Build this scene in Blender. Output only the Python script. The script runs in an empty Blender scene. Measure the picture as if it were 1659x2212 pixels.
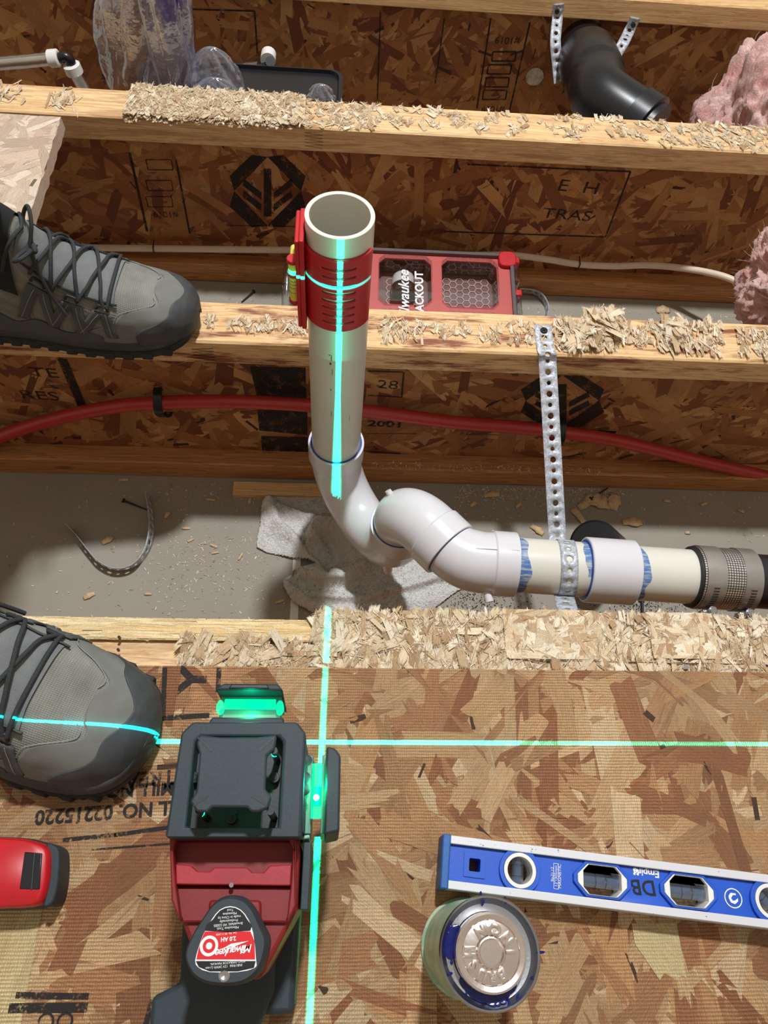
import bpy, bmesh, math, random
from mathutils import Vector, Matrix, noise
R = math.radians
V = Vector
random.seed(7)
scene = bpy.context.scene
COL = scene.collection

# ---------------------------------------------------------------- camera, world, light, exposure
CAM = V((0.0, 0.0, 0.667))
FPX, CX, CY = 1600.0, 829.5, 1106.0
Nc = V((-120.0, 884.0, 1600.0)).normalized()
Jc = V((1.0, 0.0205, 0.056)); Jc = (Jc - Nc * Jc.dot(Nc)).normalized()
Fc = (-Nc).cross(Jc)
cam_data = bpy.data.cameras.new('camera'); cam = bpy.data.objects.new('camera', cam_data); COL.objects.link(cam)
cam.matrix_world = Matrix(((Jc.x, -Jc.y, -Jc.z, CAM.x), (Fc.x, -Fc.y, -Fc.z, CAM.y), (-Nc.x, Nc.y, Nc.z, CAM.z), (0, 0, 0, 1)))
cam_data.sensor_fit = 'HORIZONTAL'; cam_data.sensor_width = 36.0; cam_data.lens = 36.0 * FPX / 1659.0
cam_data.clip_start = 0.02; cam_data.clip_end = 50
scene.camera = cam
world = bpy.data.worlds.new('world'); scene.world = world; world.use_nodes = True
world.node_tree.nodes['Background'].inputs[0].default_value = (1.0, 0.86, 0.70, 1)
world.node_tree.nodes['Background'].inputs[1].default_value = 0.43
ld = bpy.data.lights.new('work_lamp', 'AREA'); ld.shape = 'DISK'; ld.size = 0.14; ld.energy = 68; ld.color = (0.93, 0.965, 1.0)
lo = bpy.data.objects.new('work_lamp', ld); COL.objects.link(lo); lo.location = (0.2, 1.14, 2.35)
lo.rotation_euler = (V((0.05, 0.45, 0)) - lo.location).to_track_quat('-Z', 'Y').to_euler()
scene.view_settings.view_transform = 'Standard'; scene.view_settings.look = 'None'
scene.view_settings.exposure = 0.0; scene.view_settings.gamma = 1.0
try: scene.view_settings.use_curve_mapping = False
except Exception: pass

def laser(name, loc, rotm, w, near, far, power, ex=0.8, blue=0.9):
    """a line laser: a point lamp whose light leaves only in one thin plane (local XY); beam about w wide"""
    d = bpy.data.lights.new(name, 'POINT'); d.shadow_soft_size = 0.0; d.energy = power; d.color = (0.0, 1.0, 0.5)
    d.use_nodes = True
    nt = d.node_tree; em = nt.nodes['Emission']
    tc = nt.nodes.new('ShaderNodeTexCoord'); sp = nt.nodes.new('ShaderNodeSeparateXYZ')
    nt.links.new(tc.outputs['Normal'], sp.inputs[0])
    def mth(op, a, b=None, c=None):
        m = nt.nodes.new('ShaderNodeMath'); m.operation = op
        for i, x in enumerate((a, b, c)):
            if x is None: continue
            if isinstance(x, (int, float)): m.inputs[i].default_value = x
            else: nt.links.new(x, m.inputs[i])
        return m.outputs[0]
    dn = mth('ABSOLUTE', sp.outputs[2])
    dist = mth('DIVIDE', near, mth('MAXIMUM', mth('ABSOLUTE', sp.outputs[0]), near / far))   # local X = world down
    eps = mth('DIVIDE', w * 0.5, dist)
    q = mth('DIVIDE', dn, eps)
    core = mth('POWER', 2.718, mth('MULTIPLY', -1.0, mth('POWER', q, 4.0)))
    halo = mth('MULTIPLY', 0.006, mth('POWER', 2.718, mth('MULTIPLY', -1.0, mth('DIVIDE', q, 3.0))))
    s = mth('MULTIPLY', mth('MULTIPLY', mth('ADD', core, halo), mth('POWER', dist, 2.0)), mth('POWER', mth('MAXIMUM', mth('DIVIDE', dist, near), 1.0), ex))                       # a fan laser stays bright along its line
    nt.links.new(mth('MULTIPLY', s, 1.0), em.inputs['Strength'])
    em.inputs['Color'].default_value = (0.0, 1.0, blue, 1)
    o = bpy.data.objects.new(name, d); COL.objects.link(o)
    o.matrix_world = Matrix.Translation(loc) @ rotm.to_4x4()
    return o
def cols(a, b, c): return Matrix((a, b, c)).transposed()
LY, LX, LZ = 0.1335, -0.0098, 0.1845
# local X = down, local Z = plane normal
laser('laser_line_across', V((-0.055, LY, 0.1525)), cols(V((0, 0, -1)), V((-1, 0, 0)), V((0, 1, 0))), 0.0033, 0.13, 0.6, 5200, 1.15, 2.3)
yw = R(-0.9)
nrm = V((math.cos(yw), math.sin(yw), 0))
laser('laser_line_forward', V((LX, 0.078, 0.1525)), cols(V((0, 0, -1)), V((0, 0, -1)).cross(nrm) * -1, nrm), 0.0044, 0.13, 0.45, 6000, 0.2, 1.1)
laser('laser_line_level', V((-0.057, 0.075, LZ)), cols(V((1, 0, 0)), V((0, 1, 0)), V((0, 0, 1))), 0.0036, 0.45, 0.4501, 6500, 0.8, 1.0)

# ---------------------------------------------------------------- helpers
def ray(px, py):
    c = V((px - CX, py - CY, FPX))
    return V((Jc.dot(c), Fc.dot(c), -Nc.dot(c)))
def at(px, py, z):
    d = ray(px, py); return CAM + d * ((z - CAM.z) / d.z)
def atY(px, py, Y):
    d = ray(px, py); return CAM + d * ((Y - CAM.y) / d.y)
def lin(c):
    return tuple(((x / 255.0) / 12.92 if x / 255.0 <= 0.04045 else ((x / 255.0 + 0.055) / 1.055) ** 2.4) for x in c)

class N:
    def __init__(s, name):
        s.m = bpy.data.materials.new(name); s.m.use_nodes = True; s.nt = s.m.node_tree
        s.b = s.nt.nodes['Principled BSDF']
    def n(s, t, **k):
        x = s.nt.nodes.new(t)
        for a, b in k.items():
            if a in x.inputs.keys(): x.inputs[a].default_value = b
            else: setattr(x, a, b)
        return x
    def l(s, a, b): s.nt.links.new(a, b)
    def coord(s, kind='Object', scale=(1, 1, 1), rot=(0, 0, 0)):
        t = s.n('ShaderNodeTexCoord'); mp = s.n('ShaderNodeMapping'); mp.inputs['Scale'].default_value = scale; mp.inputs['Rotation'].default_value = rot
        s.l(t.outputs[kind], mp.inputs[0]); return mp.outputs[0]
    def noise(s, vec, scale, detail=3, rough=0.5, dist=0):
        t = s.n('ShaderNodeTexNoise'); s.l(vec, t.inputs['Vector'])
        t.inputs['Scale'].default_value = scale; t.inputs['Detail'].default_value = detail; t.inputs['Roughness'].default_value = rough; t.inputs['Distortion'].default_value = dist
        return t.outputs[0]
    def ramp(s, fac, stops):
        r = s.n('ShaderNodeValToRGB'); s.l(fac, r.inputs[0]); e = r.color_ramp.elements
        while len(e) < len(stops): e.new(0.5)
        for i, (p, c) in enumerate(stops):
            e[i].position = p; e[i].color = (c if len(c) == 4 else (*c, 1)) if isinstance(c, tuple) else (c, c, c, 1)
        return r.outputs[0]
    def mix(s, fac, a, b, mode='MIX'):
        m = s.n('ShaderNodeMix'); m.data_type = 'RGBA'; m.blend_type = mode
        for sock, x in ((m.inputs[0], fac), (m.inputs[6], a), (m.inputs[7], b)):
            if isinstance(x, (int, float)): sock.default_value = x
            elif isinstance(x, tuple): sock.default_value = (*x, 1) if len(x) == 3 else x
            else: s.l(x, sock)
        return m.outputs[2]
    def math(s, op, a, b=0.0):
        m = s.n('ShaderNodeMath'); m.operation = op
        for i, x in enumerate((a, b)):
            if isinstance(x, (int, float)): m.inputs[i].default_value = x
            else: s.l(x, m.inputs[i])
        return m.outputs[0]
    def bump(s, h, strength, dist=0.001, prev=None):
        b = s.n('ShaderNodeBump'); b.inputs['Strength'].default_value = strength; b.inputs['Distance'].default_value = dist
        s.l(h, b.inputs['Height'])
        if prev is not None: s.l(prev, b.inputs['Normal'])
        return b.outputs[0]
    def fin(s, color=None, rough=0.5, metal=0.0, normal=None, **k):
        if color is not None:
            if isinstance(color, tuple): s.b.inputs['Base Color'].default_value = (*color, 1)
            else: s.l(color, s.b.inputs['Base Color'])
        if isinstance(rough, (int, float)): s.b.inputs['Roughness'].default_value = rough
        else: s.l(rough, s.b.inputs['Roughness'])
        s.b.inputs['Metallic'].default_value = metal
        if normal is not None: s.l(normal, s.b.inputs['Normal'])
        for a, b in k.items(): s.b.inputs[a.replace('_', ' ')].default_value = b
        return s.m

def simple(name, c, rough=0.5, metal=0.0, var=0.12, vs=30, bs=400, bstr=0.15, bdist=0.0005, **k):
    s = N(name); co = s.coord(); c = lin(c)
    a = s.noise(co, vs, 4, 0.6)
    col = s.mix(s.ramp(a, [(0.3, 0.0), (0.7, 1.0)]), tuple(x * (1 - var) for x in c), tuple(min(1, x * (1 + var)) for x in c))
    b = s.noise(co, bs, 3, 0.6)
    return s.fin(col, rough, metal, s.bump(b, bstr, bdist) if bstr else None, **k)

def osb_mat(name, tint=(1, 1, 1), weave=0.0, dirt=0.0):
    s = N(name)
    at_ = s.n('ShaderNodeAttribute', attribute_name='Col')
    uv = s.coord('UV', (60, 1500, 1))
    g = s.noise(uv, 1.0, 5, 0.62)
    gr = s.ramp(g, [(0.25, 0.56), (0.5, 0.95), (0.75, 1.18)])
    c = s.mix(1.0, at_.outputs['Color'], gr, 'MULTIPLY')
    oc = s.coord('Object')
    f = s.noise(oc, 900, 2, 0.6)
    c = s.mix(1.0, c, s.ramp(f, [(0.3, 0.80), (0.7, 1.1)]), 'MULTIPLY')
    c = s.mix(1.0, c, tint, 'MULTIPLY')
    h = s.math('ADD', g, s.math('MULTIPLY', f, 0.5))
    if weave:
        w1 = s.n('ShaderNodeTexWave', bands_direction='Y'); w1.inputs['Scale'].default_value = 125; w1.inputs['Distortion'].default_value = 1.0; w1.inputs['Detail'].default_value = 1
        s.l(oc, w1.inputs[0])
        w2 = s.n('ShaderNodeTexWave', bands_direction='X'); w2.inputs['Scale'].default_value = 170; w2.inputs['Distortion'].default_value = 1.5
        s.l(oc, w2.inputs[0])
        ww = s.math('MULTIPLY', w1.outputs[1] if 0 else w1.outputs['Fac'], s.math('ADD', s.math('MULTIPLY', w2.outputs['Fac'], 0.6), 0.4))
        big = s.ramp(s.noise(oc, 9, 2), [(0.35, 0.2), (0.6, 1.0)])
        ww = s.math('MULTIPLY', ww, big)
        c = s.mix(weave, c, s.mix(1.0, c, s.ramp(ww, [(0.1, 0.62), (0.8, 1.15)]), 'MULTIPLY'))
        h = s.math('ADD', h, s.math('MULTIPLY', ww, 1.4))
    if dirt:
        d = s.ramp(s.noise(oc, 14, 5, 0.65), [(0.45, 0.0), (0.7, 1.0)])
        c = s.mix(s.math('MULTIPLY', d, dirt), c, lin((70, 40, 22)))
    return s.fin(c, 0.78, 0, s.bump(h, 0.7, 0.0006))

def pine_mat(name, base=(226, 184, 124), dark=(188, 132, 74), stain=0.0, scale=(1.2, 26, 26)):
    s = N(name); oc = s.coord('Object', scale)
    n1 = s.noise(oc, 3.0, 4, 0.55, 0.6)
    rings = s.math('FRACT', s.math('MULTIPLY', n1, 7.0))
    c = s.mix(s.ramp(rings, [(0.0, 0.0), (0.75, 0.55), (0.95, 1.0), (1.0, 0.1)]), lin(base), lin(dark))
    fo = s.coord('Object', (60, 900, 900)); f = s.noise(fo, 1.0, 3)
    c = s.mix(1.0, c, s.ramp(f, [(0.3, 0.82), (0.7, 1.08)]), 'MULTIPLY')
    vo = s.n('ShaderNodeTexVoronoi'); s.l(s.coord('Object', (4.5, 14, 14)), vo.inputs[0]); vo.inputs['Scale'].default_value = 1.0; vo.inputs['Randomness'].default_value = 1.0
    c = s.mix(s.ramp(vo.outputs['Distance'], [(0.045, 0.85), (0.10, 0.0)]), c, lin((110, 62, 30)))
    if stain:
        st = s.noise(s.coord('Object', (5, 34, 34)), 1.6, 6, 0.7)
        c = s.mix(s.math('MULTIPLY', s.ramp(st, [(0.49, 0.0), (0.60, 1.0)]), stain), c, lin((122, 58, 30)))
    return s.fin(c, 0.62, 0, s.bump(s.math('ADD', f, rings), 0.25, 0.0005))

class MB:
    """collects geometry (world or local), built as ONE mesh object"""
    def __init__(s): s.v = []; s.f = []; s.mi = []; s.col = {}; s.uv = {}; s.sm = []
    def add(s, vs, fs, mi=0, smooth=True):
        o = len(s.v); s.v += [V(v) for v in vs]
        for f in fs: s.f.append([o + i for i in f]); s.mi.append(mi); s.sm.append(smooth)
        return s
    def box(s, c, d, M=None, mi=0):
        x, y, z = d[0] / 2, d[1] / 2, d[2] / 2
        vs = [V((a * x, b * y, e * z)) for a in (-1, 1) for b in (-1, 1) for e in (-1, 1)]
        vs = [(M @ (V(c) + v)) if M else V(c) + v for v in vs]
        return s.add(vs, [(0, 1, 3, 2), (4, 6, 7, 5), (0, 4, 5, 1), (2, 3, 7, 6), (0, 2, 6, 4), (1, 5, 7, 3)], mi, False)
    def prism(s, poly, z0, z1, M=None, mi=0, top=None):
        n = len(poly); top = top or poly
        vs = [V((p[0], p[1], z0)) for p in poly] + [V((p[0], p[1], z1)) for p in top]
        if M: vs = [M @ v for v in vs]
        return s.add(vs, [tuple(range(n - 1, -1, -1)), tuple(range(n, 2 * n))] + [(i, (i + 1) % n, n + (i + 1) % n, n + i) for i in range(n)], mi, False)
    def loft(s, rings, caps=(True, True), mi=0, closed=True, smooth=True):
        n = len(rings[0]); vs = [p for r in rings for p in r]; fs = []
        m = n if closed else n - 1
        for k in range(len(rings) - 1):
            for i in range(m): fs.append((k * n + i, k * n + (i + 1) % n, (k + 1) * n + (i + 1) % n, (k + 1) * n + i))
        s.add(vs, fs, mi, smooth)
        if caps[0]: s.add(rings[0], [tuple(range(n - 1, -1, -1))], mi, False)
        if caps[1]: s.add(rings[-1], [tuple(range(n))], mi, False)
        return s
    def tube(s, path, r, seg=20, caps=(True, True), mi=0, M=None, flat=1.0):
        path = [V(p) for p in path]; n = len(path)
        rs = r if isinstance(r, (list, tuple)) else [r] * n
        T = []
        for i in range(n):
            a = path[max(0, i - 1)]; b = path[min(n - 1, i + 1)]; t = (b - a)
            T.append(t.normalized() if t.length > 1e-9 else (T[-1] if T else V((0, 0, 1))))
        u = T[0].orthogonal().normalized(); rings = []
        for i in range(n):
            u = (u - T[i] * u.dot(T[i])).normalized(); w = T[i].cross(u)
            rings.append([path[i] + (u * math.cos(2 * math.pi * k / seg) + w * math.sin(2 * math.pi * k / seg) * flat) * rs[i] for k in range(seg)])
        if M: rings = [[M @ p for p in q] for q in rings]
        return s.loft(rings, caps, mi)
    def cyl(s, a, b, r0, r1=None, seg=24, caps=(True, True), mi=0, M=None):
        return s.tube([a, b], [r0, r0 if r1 is None else r1], seg, caps, mi, M)
    def lathe(s, prof, seg=48, M=None, mi=0, caps=(False, False)):
        rings = [[V((r * math.cos(2 * math.pi * k / seg), r * math.sin(2 * math.pi * k / seg), z)) for k in range(seg)] for r, z in prof]
        if M: rings = [[M @ p for p in q] for q in rings]
        return s.loft(rings, caps, mi)
    def pipe(s, path, ro, ri, seg=40, mi=0):
        """hollow pipe along path, outer radius list, inner radius"""
        path = [V(p) for p in path]; n = len(path)
        ro = ro if isinstance(ro, list) else [ro] * n
        ri = ri if isinstance(ri, list) else [ri] * n
        s.tube(path, ro, seg, (False, False), mi); o1 = len(s.v) - seg * n
        s.tube(path, ri, seg, (False, False), mi); o2 = len(s.v) - seg * n
        for k in (0, n - 1):
            for i in range(seg):
                j = (i + 1) % seg
                s.f.append([o1 + k * seg + i, o1 + k * seg + j, o2 + k * seg + j, o2 + k * seg + i]); s.mi.append(mi); s.sm.append(False)
        return s
    def grid(s, fn, nu, nv, mi=0, smooth=True):
        vs = [fn(i / nu, j / nv) for j in range(nv + 1) for i in range(nu + 1)]
        return s.add(vs, [(j * (nu + 1) + i, j * (nu + 1) + i + 1, (j + 1) * (nu + 1) + i + 1, (j + 1) * (nu + 1) + i) for j in range(nv) for i in range(nu)], mi, smooth)
    def build(s, name, mats, parent=None, flat=False, bevel=0, seg=2, solid=0, subd=0, world=True, sharp=35):
        me = bpy.data.meshes.new(name)
        off = V((0, 0, 0))
        if parent is None and world and s.v:
            lo = [min(v[i] for v in s.v) for i in range(3)]; hi = [max(v[i] for v in s.v) for i in range(3)]
            off = V(((lo[0] + hi[0]) / 2, (lo[1] + hi[1]) / 2, lo[2]))
        me.from_pydata([tuple(v - off) for v in s.v], [], s.f)
        if s.uv:
            me.uv_layers.new(name='UVMap'); me.color_attributes.new('Col', 'FLOAT_COLOR', 'CORNER'); ul = me.uv_layers['UVMap']; ca = me.color_attributes['Col']
            for p in me.polygons:
                uvs = s.uv.get(p.index); c = s.col.get(p.index, (0.35, 0.22, 0.11))
                for k, li in enumerate(p.loop_indices):
                    if uvs: ul.data[li].uv = uvs[k]
                    ca.data[li].color = (*c, 1)
        bm = bmesh.new(); bm.from_mesh(me)
        if not s.uv:
            bmesh.ops.remove_doubles(bm, verts=bm.verts, dist=2e-6)
            bmesh.ops.recalc_face_normals(bm, faces=bm.faces)
            bm.to_mesh(me)
            for i, p in enumerate(me.polygons): p.use_smooth = True
            if flat:
                for p in me.polygons: p.use_smooth = False
            try: me.set_sharp_from_angle(angle=R(sharp))
            except Exception: pass
        bm.free()
        mats = mats if isinstance(mats, (list, tuple)) else [mats]
        for m in mats: me.materials.append(m)
        if len(mats) > 1 and len(me.polygons) == len(s.mi):
            for p, q in zip(me.polygons, s.mi): p.material_index = q
        o = bpy.data.objects.new(name, me); COL.objects.link(o)
        if parent is None: o.location = off
        else:
            o.parent = parent
            if world: o.matrix_parent_inverse = WM[parent.name].inverted()
            WM[o.name] = WM[parent.name] if not world else Matrix.Identity(4)
        if parent is None: WM[o.name] = Matrix.Translation(off)
        if bevel:
            b = o.modifiers.new('bevel', 'BEVEL'); b.width = bevel; b.segments = seg; b.limit_method = 'ANGLE'; b.angle_limit = R(30)
            b.harden_normals = False
        if solid:
            q = o.modifiers.new('solid', 'SOLIDIFY'); q.thickness = solid; q.offset = 0
        if subd:
            q = o.modifiers.new('sub', 'SUBSURF'); q.levels = subd; q.render_levels = subd
        return o
WM = {}
def thing(name, label, cat, loc=(0, 0, 0), M=None, group=None):
    o = bpy.data.objects.new(name, None); COL.objects.link(o); o.empty_display_size = 0.02
    m = M if M is not None else Matrix.Translation(V(loc)); o.matrix_world = m; WM[o.name] = m
    return tag(o, label, cat, group)
def tag(o, label=None, cat=None, group=None, kind=None):
    if label: o['label'] = label
    if cat: o['category'] = cat
    if group: o['group'] = group
    if kind: o['kind'] = kind
    return o

def plate_mesh(outer, holes, depth, res=1):
    """flat plate in XY with holes, extruded by depth, returns (verts, faces)"""
    cu = bpy.data.curves.new('tmp', 'CURVE'); cu.dimensions = '2D'; cu.fill_mode = 'BOTH'; cu.extrude = depth / 2
    for lp in [outer] + holes:
        sp = cu.splines.new('POLY'); sp.points.add(len(lp) - 1); sp.use_cyclic_u = True
        for i, p in enumerate(lp): sp.points[i].co = (p[0], p[1], 0, 1)
    return _tomesh(cu)
def _tomesh(cu):
    o = bpy.data.objects.new('tmp', cu); COL.objects.link(o)
    bpy.context.view_layer.update()
    me = bpy.data.meshes.new_from_object(o.evaluated_get(bpy.context.evaluated_depsgraph_get()))
    vs = [v.co.copy() for v in me.vertices]; fs = [tuple(p.vertices) for p in me.polygons]
    bpy.data.objects.remove(o); bpy.data.curves.remove(cu); bpy.data.meshes.remove(me)
    return vs, fs
def text_mesh(t, size, extrude=0.0, bold=0.0, spacing=1.0, shear=0.0, bev=0.0):
    cu = bpy.data.curves.new('tmp', 'FONT'); cu.body = t; cu.size = size; cu.align_x = 'CENTER'; cu.align_y = 'CENTER'
    cu.extrude = extrude; cu.offset = bold; cu.space_character = spacing; cu.shear = shear; cu.resolution_u = 3; cu.bevel_depth = bev; cu.bevel_resolution = 1
    return _tomesh(cu)
def text(mb, t, size, M, **k):
    vs, fs = text_mesh(t, size, **k); mb.add([M @ v for v in vs], fs, 0, False); return mb
def frame(o, x, y):
    x = V(x).normalized(); z = x.cross(V(y)).normalized(); y = z.cross(x)
    return Matrix(((x.x, y.x, z.x, o[0]), (x.y, y.y, z.y, o[1]), (x.z, y.z, z.z, o[2]), (0, 0, 0, 1)))
def circ(cx, cy, r, n=20, ry=None): return [(cx + r * math.cos(2 * math.pi * i / n), cy + (ry or r) * math.sin(2 * math.pi * i / n)) for i in range(n)]
def rrect(cx, cy, w, h, r, n=4):
    out = []
    for (sx, sy, a0) in ((1, 1, 0), (-1, 1, 90), (-1, -1, 180), (1, -1, 270)):
        for i in range(n + 1):
            a = R(a0 + 90 * i / n); out.append((cx + sx * (w / 2 - r) + r * math.cos(a), cy + sy * (h / 2 - r) + r * math.sin(a)))
    return out
def crom(pts, per=8):
    pts = [V(p) for p in pts]; out = []
    for i in range(len(pts) - 1):
        p0 = pts[max(0, i - 1)]; p1 = pts[i]; p2 = pts[i + 1]; p3 = pts[min(len(pts) - 1, i + 2)]
        for k in range(per):
            t = k / per
            out.append(0.5 * ((2 * p1) + (p2 - p0) * t + (2 * p0 - 5 * p1 + 4 * p2 - p3) * t * t + (3 * p1 - p0 - 3 * p2 + p3) * t ** 3))
    out.append(pts[-1]); return out

# palette of OSB strands (own wood colours; PALW darkened with web shade and grime)
PAL = [lin(c) for c in ((200, 160, 118), (188, 144, 102), (212, 176, 134), (176, 128, 88), (196, 150, 104), (164, 112, 76), (206, 168, 126), (184, 136, 96), (222, 192, 154), (154, 102, 68))]
PALW = [lin(c) for c in ((170, 116, 66), (156, 100, 54), (182, 130, 78), (140, 84, 42), (164, 108, 58), (128, 72, 38), (176, 124, 72), (148, 94, 48), (192, 146, 92), (116, 62, 32))]
CREAM = [lin(c) for c in ((226, 206, 174), (214, 190, 154), (234, 218, 192), (196, 166, 128), (220, 196, 162), (180, 146, 108))]
def flakes(mb, mp, u0, u1, v0, v1, n, Lr, Wr, pal, rng, zr=0.0006, ang=None, gaps=0.08, edge=None, z00=0.0):
    def ins(u, v): return min(max(u, u0), u1), min(max(v, v0), v1)
    for k in range(n):
        gap = rng.random() < gaps  # gap: dark sliver, shade between strands put into its colour
        L = rng.uniform(*Lr) * (0.28 if gap else 1); W = rng.uniform(*Wr) * (0.25 if gap else 1)
        cu, cv = rng.uniform(u0, u1), rng.uniform(v0, v1)
        if edge and not edge(cu, cv): continue
        a = rng.uniform(0, math.pi) if ang is None else rng.gauss(ang[0], ang[1])
        ca, sa = math.cos(a), math.sin(a)
        z0 = z00 + 0.00005 + zr * (k / n) + rng.uniform(0, zr * 0.15); tx = rng.uniform(-1, 1) * zr * 0.25; ty = rng.uniform(-1, 1) * zr * 0.25
        pts = []
        ne = 2 if gap else 4
        for i in range(ne + 1): pts.append((L / 2 + rng.uniform(-.12, .06) * L * (0.5 if i in (0, ne) else 1), -W / 2 + W * i / ne))
        if not gap: pts.append((rng.uniform(-.2, .2) * L, W / 2 * rng.uniform(0.8, 1.12)))
        for i in range(ne + 1): pts.append((-L / 2 + rng.uniform(-.06, .12) * L * (0.5 if i in (0, ne) else 1), W / 2 - W * i / ne))
        if not gap: pts.append((rng.uniform(-.2, .2) * L, -W / 2 * rng.uniform(0.8, 1.12)))
        vs = []; uv = []; ou, ov = rng.uniform(0, 5), rng.uniform(0, 5)
        for (x, y) in pts:
            uu, vv = ins(cu + x * ca - y * sa, cv + x * sa + y * ca)
            vs.append(mp(uu, vv, z0 + tx * x / L + ty * y / W)); uv.append((ou + x, ov + y))
        c = pal[int(rng.random() ** 1.15 * len(pal))]; q = rng.uniform(0.86, 1.12)
        c = tuple(min(1, x * q) for x in c) if not gap else tuple(x * 0.22 for x in pal[5 % len(pal)])
        fi = len(mb.f); mb.add(vs, [tuple(range(len(vs)))], 0, False); mb.uv[fi] = uv; mb.col[fi] = c
def shreds(mb, mp, spots, rng, Lr=(0.005, 0.022), Wr=(0.001, 0.005), up=0.5, pal=CREAM, lift=0.002, ang=(math.pi / 2, 0.6)):
    """torn curls of strand wood; spots = list of (u, v, w)"""
    for (cu, cv, cw) in spots:
        L = rng.uniform(*Lr); W = rng.uniform(*Wr); a = rng.gauss(*ang); ca, sa = math.cos(a), math.sin(a)
        pt = rng.uniform(-.1, 1) * up * rng.random(); cr = rng.uniform(-.3, 1.0) * up; ou, ov = rng.uniform(0, 5), rng.uniform(0, 5)
        z = cw + rng.uniform(0.0002, lift); m = 4; rows = []
        rl = rng.uniform(-0.5, 0.5) * up
        for i in range(m + 1):
            x = L * (i / m - 0.5); w = W * (0.5 if i not in (0, m) else rng.uniform(0.1, 0.5)) * rng.uniform(0.8, 1.2)
            zz = z + max(0, x + L / 2) * math.sin(pt) + cr * (x + L / 2) ** 2 / max(L, 1e-6) * 0.8
            rows.append([(x, -w, zz - rl * w), (x + rng.uniform(-1, 1) * L * 0.05, w, zz + rl * w)])
        vs = []; uvs = []
        for rw in rows:
            for (x, y, zz) in rw:
                vs.append(mp(cu + x * ca - y * sa, cv + x * sa + y * ca, max(zz, cw + 0.0001))); uvs.append((ou + x, ov + y))
        c = rng.choice(pal); q = rng.uniform(0.8, 1.12); c = tuple(min(1, x * q) for x in c)
        o = len(mb.v); mb.v += [V(p) for p in vs]
        for i in range(m):
            idx = [2 * i, 2 * i + 1, 2 * i + 3, 2 * i + 2]
            fi = len(mb.f); mb.f.append([o + j for j in idx]); mb.mi.append(0); mb.sm.append(False); mb.uv[fi] = [uvs[j] for j in idx]; mb.col[fi] = c
def torn(mb, mp, spots, rng, Lr=(0.006, 0.026), Wr=(0.002, 0.007), pal=CREAM, lift=0.0015, ang=(math.pi / 2, 0.55), tilt=0.10):
    """flat torn pieces of strand with fibrous, comb-like ends"""
    for (cu, cv, cw) in spots:
        L = rng.uniform(*Lr); W = rng.uniform(*Wr); a = rng.gauss(*ang); ca, sa = math.cos(a), math.sin(a); ou, ov = rng.uniform(0, 5), rng.uniform(0, 5)
        z = cw + rng.uniform(0.0001, lift); tx = rng.uniform(-tilt, tilt); ty = rng.uniform(-tilt, tilt); T = max(3, int(W / 0.0007)); pts = []
        sk = rng.uniform(-.3, .3)
        for i in range(T * 2 + 1): pts.append((L * (0.5 - (rng.uniform(.08, .26) if i % 2 else rng.uniform(0, .08)) + sk * (i / (2 * T) - .5) * .5), -W / 2 + W * i / (T * 2)))
        for i in range(T * 2 + 1): pts.append((-L * (0.5 - (rng.uniform(.08, .26) if i % 2 else rng.uniform(0, .08)) - sk * (i / (2 * T) - .5) * .5), W / 2 - W * i / (T * 2)))
        vs = []; uv = []
        for (x, y) in pts: vs.append(mp(cu + x * ca - y * sa, cv + x * sa + y * ca, max(cw, z + x * tx + y * ty + abs(tx) * L * .4))); uv.append((ou + x, ov + y))
        c = rng.choice(pal); q = rng.uniform(0.84, 1.1); c = tuple(min(1, x * q) for x in c)
        fi = len(mb.f); mb.add(vs, [tuple(range(len(vs)))], 0, False); mb.uv[fi] = uv; mb.col[fi] = c
def fray(mb, mp, spots, rng, up=0.12, pal=CREAM, lift=0.002, ang=(math.pi / 2, 0.7), Lr=(0.006, 0.026), Wr=(0.002, 0.007), k=3, tilt=0.1):
    """torn pieces with a scatter of hair-thin fibres over them"""
    torn(mb, mp, spots, rng, Lr, Wr, pal, lift, ang, tilt)
    fib = [(u + rng.uniform(-.004, .004), v + rng.uniform(-.003, .003), w + lift * .5) for (u, v, w) in spots for _ in range(k)]
    shreds(mb, mp, fib, rng, Lr=(0.004, 0.016), Wr=(0.00025, 0.0009), up=up, pal=pal, lift=lift, ang=ang)
def cbox(mb, x0, x1, y0, y1, z0, z1, c):
    fi = len(mb.f); mb.box(((x0 + x1) / 2, (y0 + y1) / 2, (z0 + z1) / 2), (x1 - x0, y1 - y0, z1 - z0))
    for k in range(fi, len(mb.f)):
        mb.uv[k] = [(mb.v[i].x, mb.v[i].y * 0.4 + mb.v[i].z) for i in mb.f[k]]; mb.col[k] = c

# ---------------------------------------------------------------- materials
M_osb = osb_mat('strand_board_top', weave=1.0, tint=(0.93, 0.895, 0.81))
M_web = osb_mat('strand_board_web', dirt=0.28, tint=(1.12, 1.12, 1.12))
M_shred = osb_mat('torn_strands')
M_pine = pine_mat('pine', (230, 192, 138), (200, 150, 96)); M_pine_top = pine_mat('pine_weathered', (236, 202, 152), (206, 158, 104), stain=0.35); M_pine_burn = pine_mat('pine_scorched', (232, 196, 144), (200, 150, 96), stain=0.95)
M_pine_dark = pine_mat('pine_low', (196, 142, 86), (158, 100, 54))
M_gyp = N('gypsum_paper')
_c = M_gyp.coord(); _n = M_gyp.noise(_c, 6, 5, 0.6); _f = M_gyp.noise(_c, 160, 4, 0.7)
_cc = M_gyp.mix(_n, lin((138, 131, 119)), lin((160, 153, 140)))
_cc = M_gyp.mix(M_gyp.ramp(_f, [(0.70, 0.0), (0.76, 0.6)]), _cc, lin((210, 195, 165)))
M_gyp = M_gyp.fin(_cc, 0.85, 0, M_gyp.bump(_f, 0.2, 0.0004))
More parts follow.
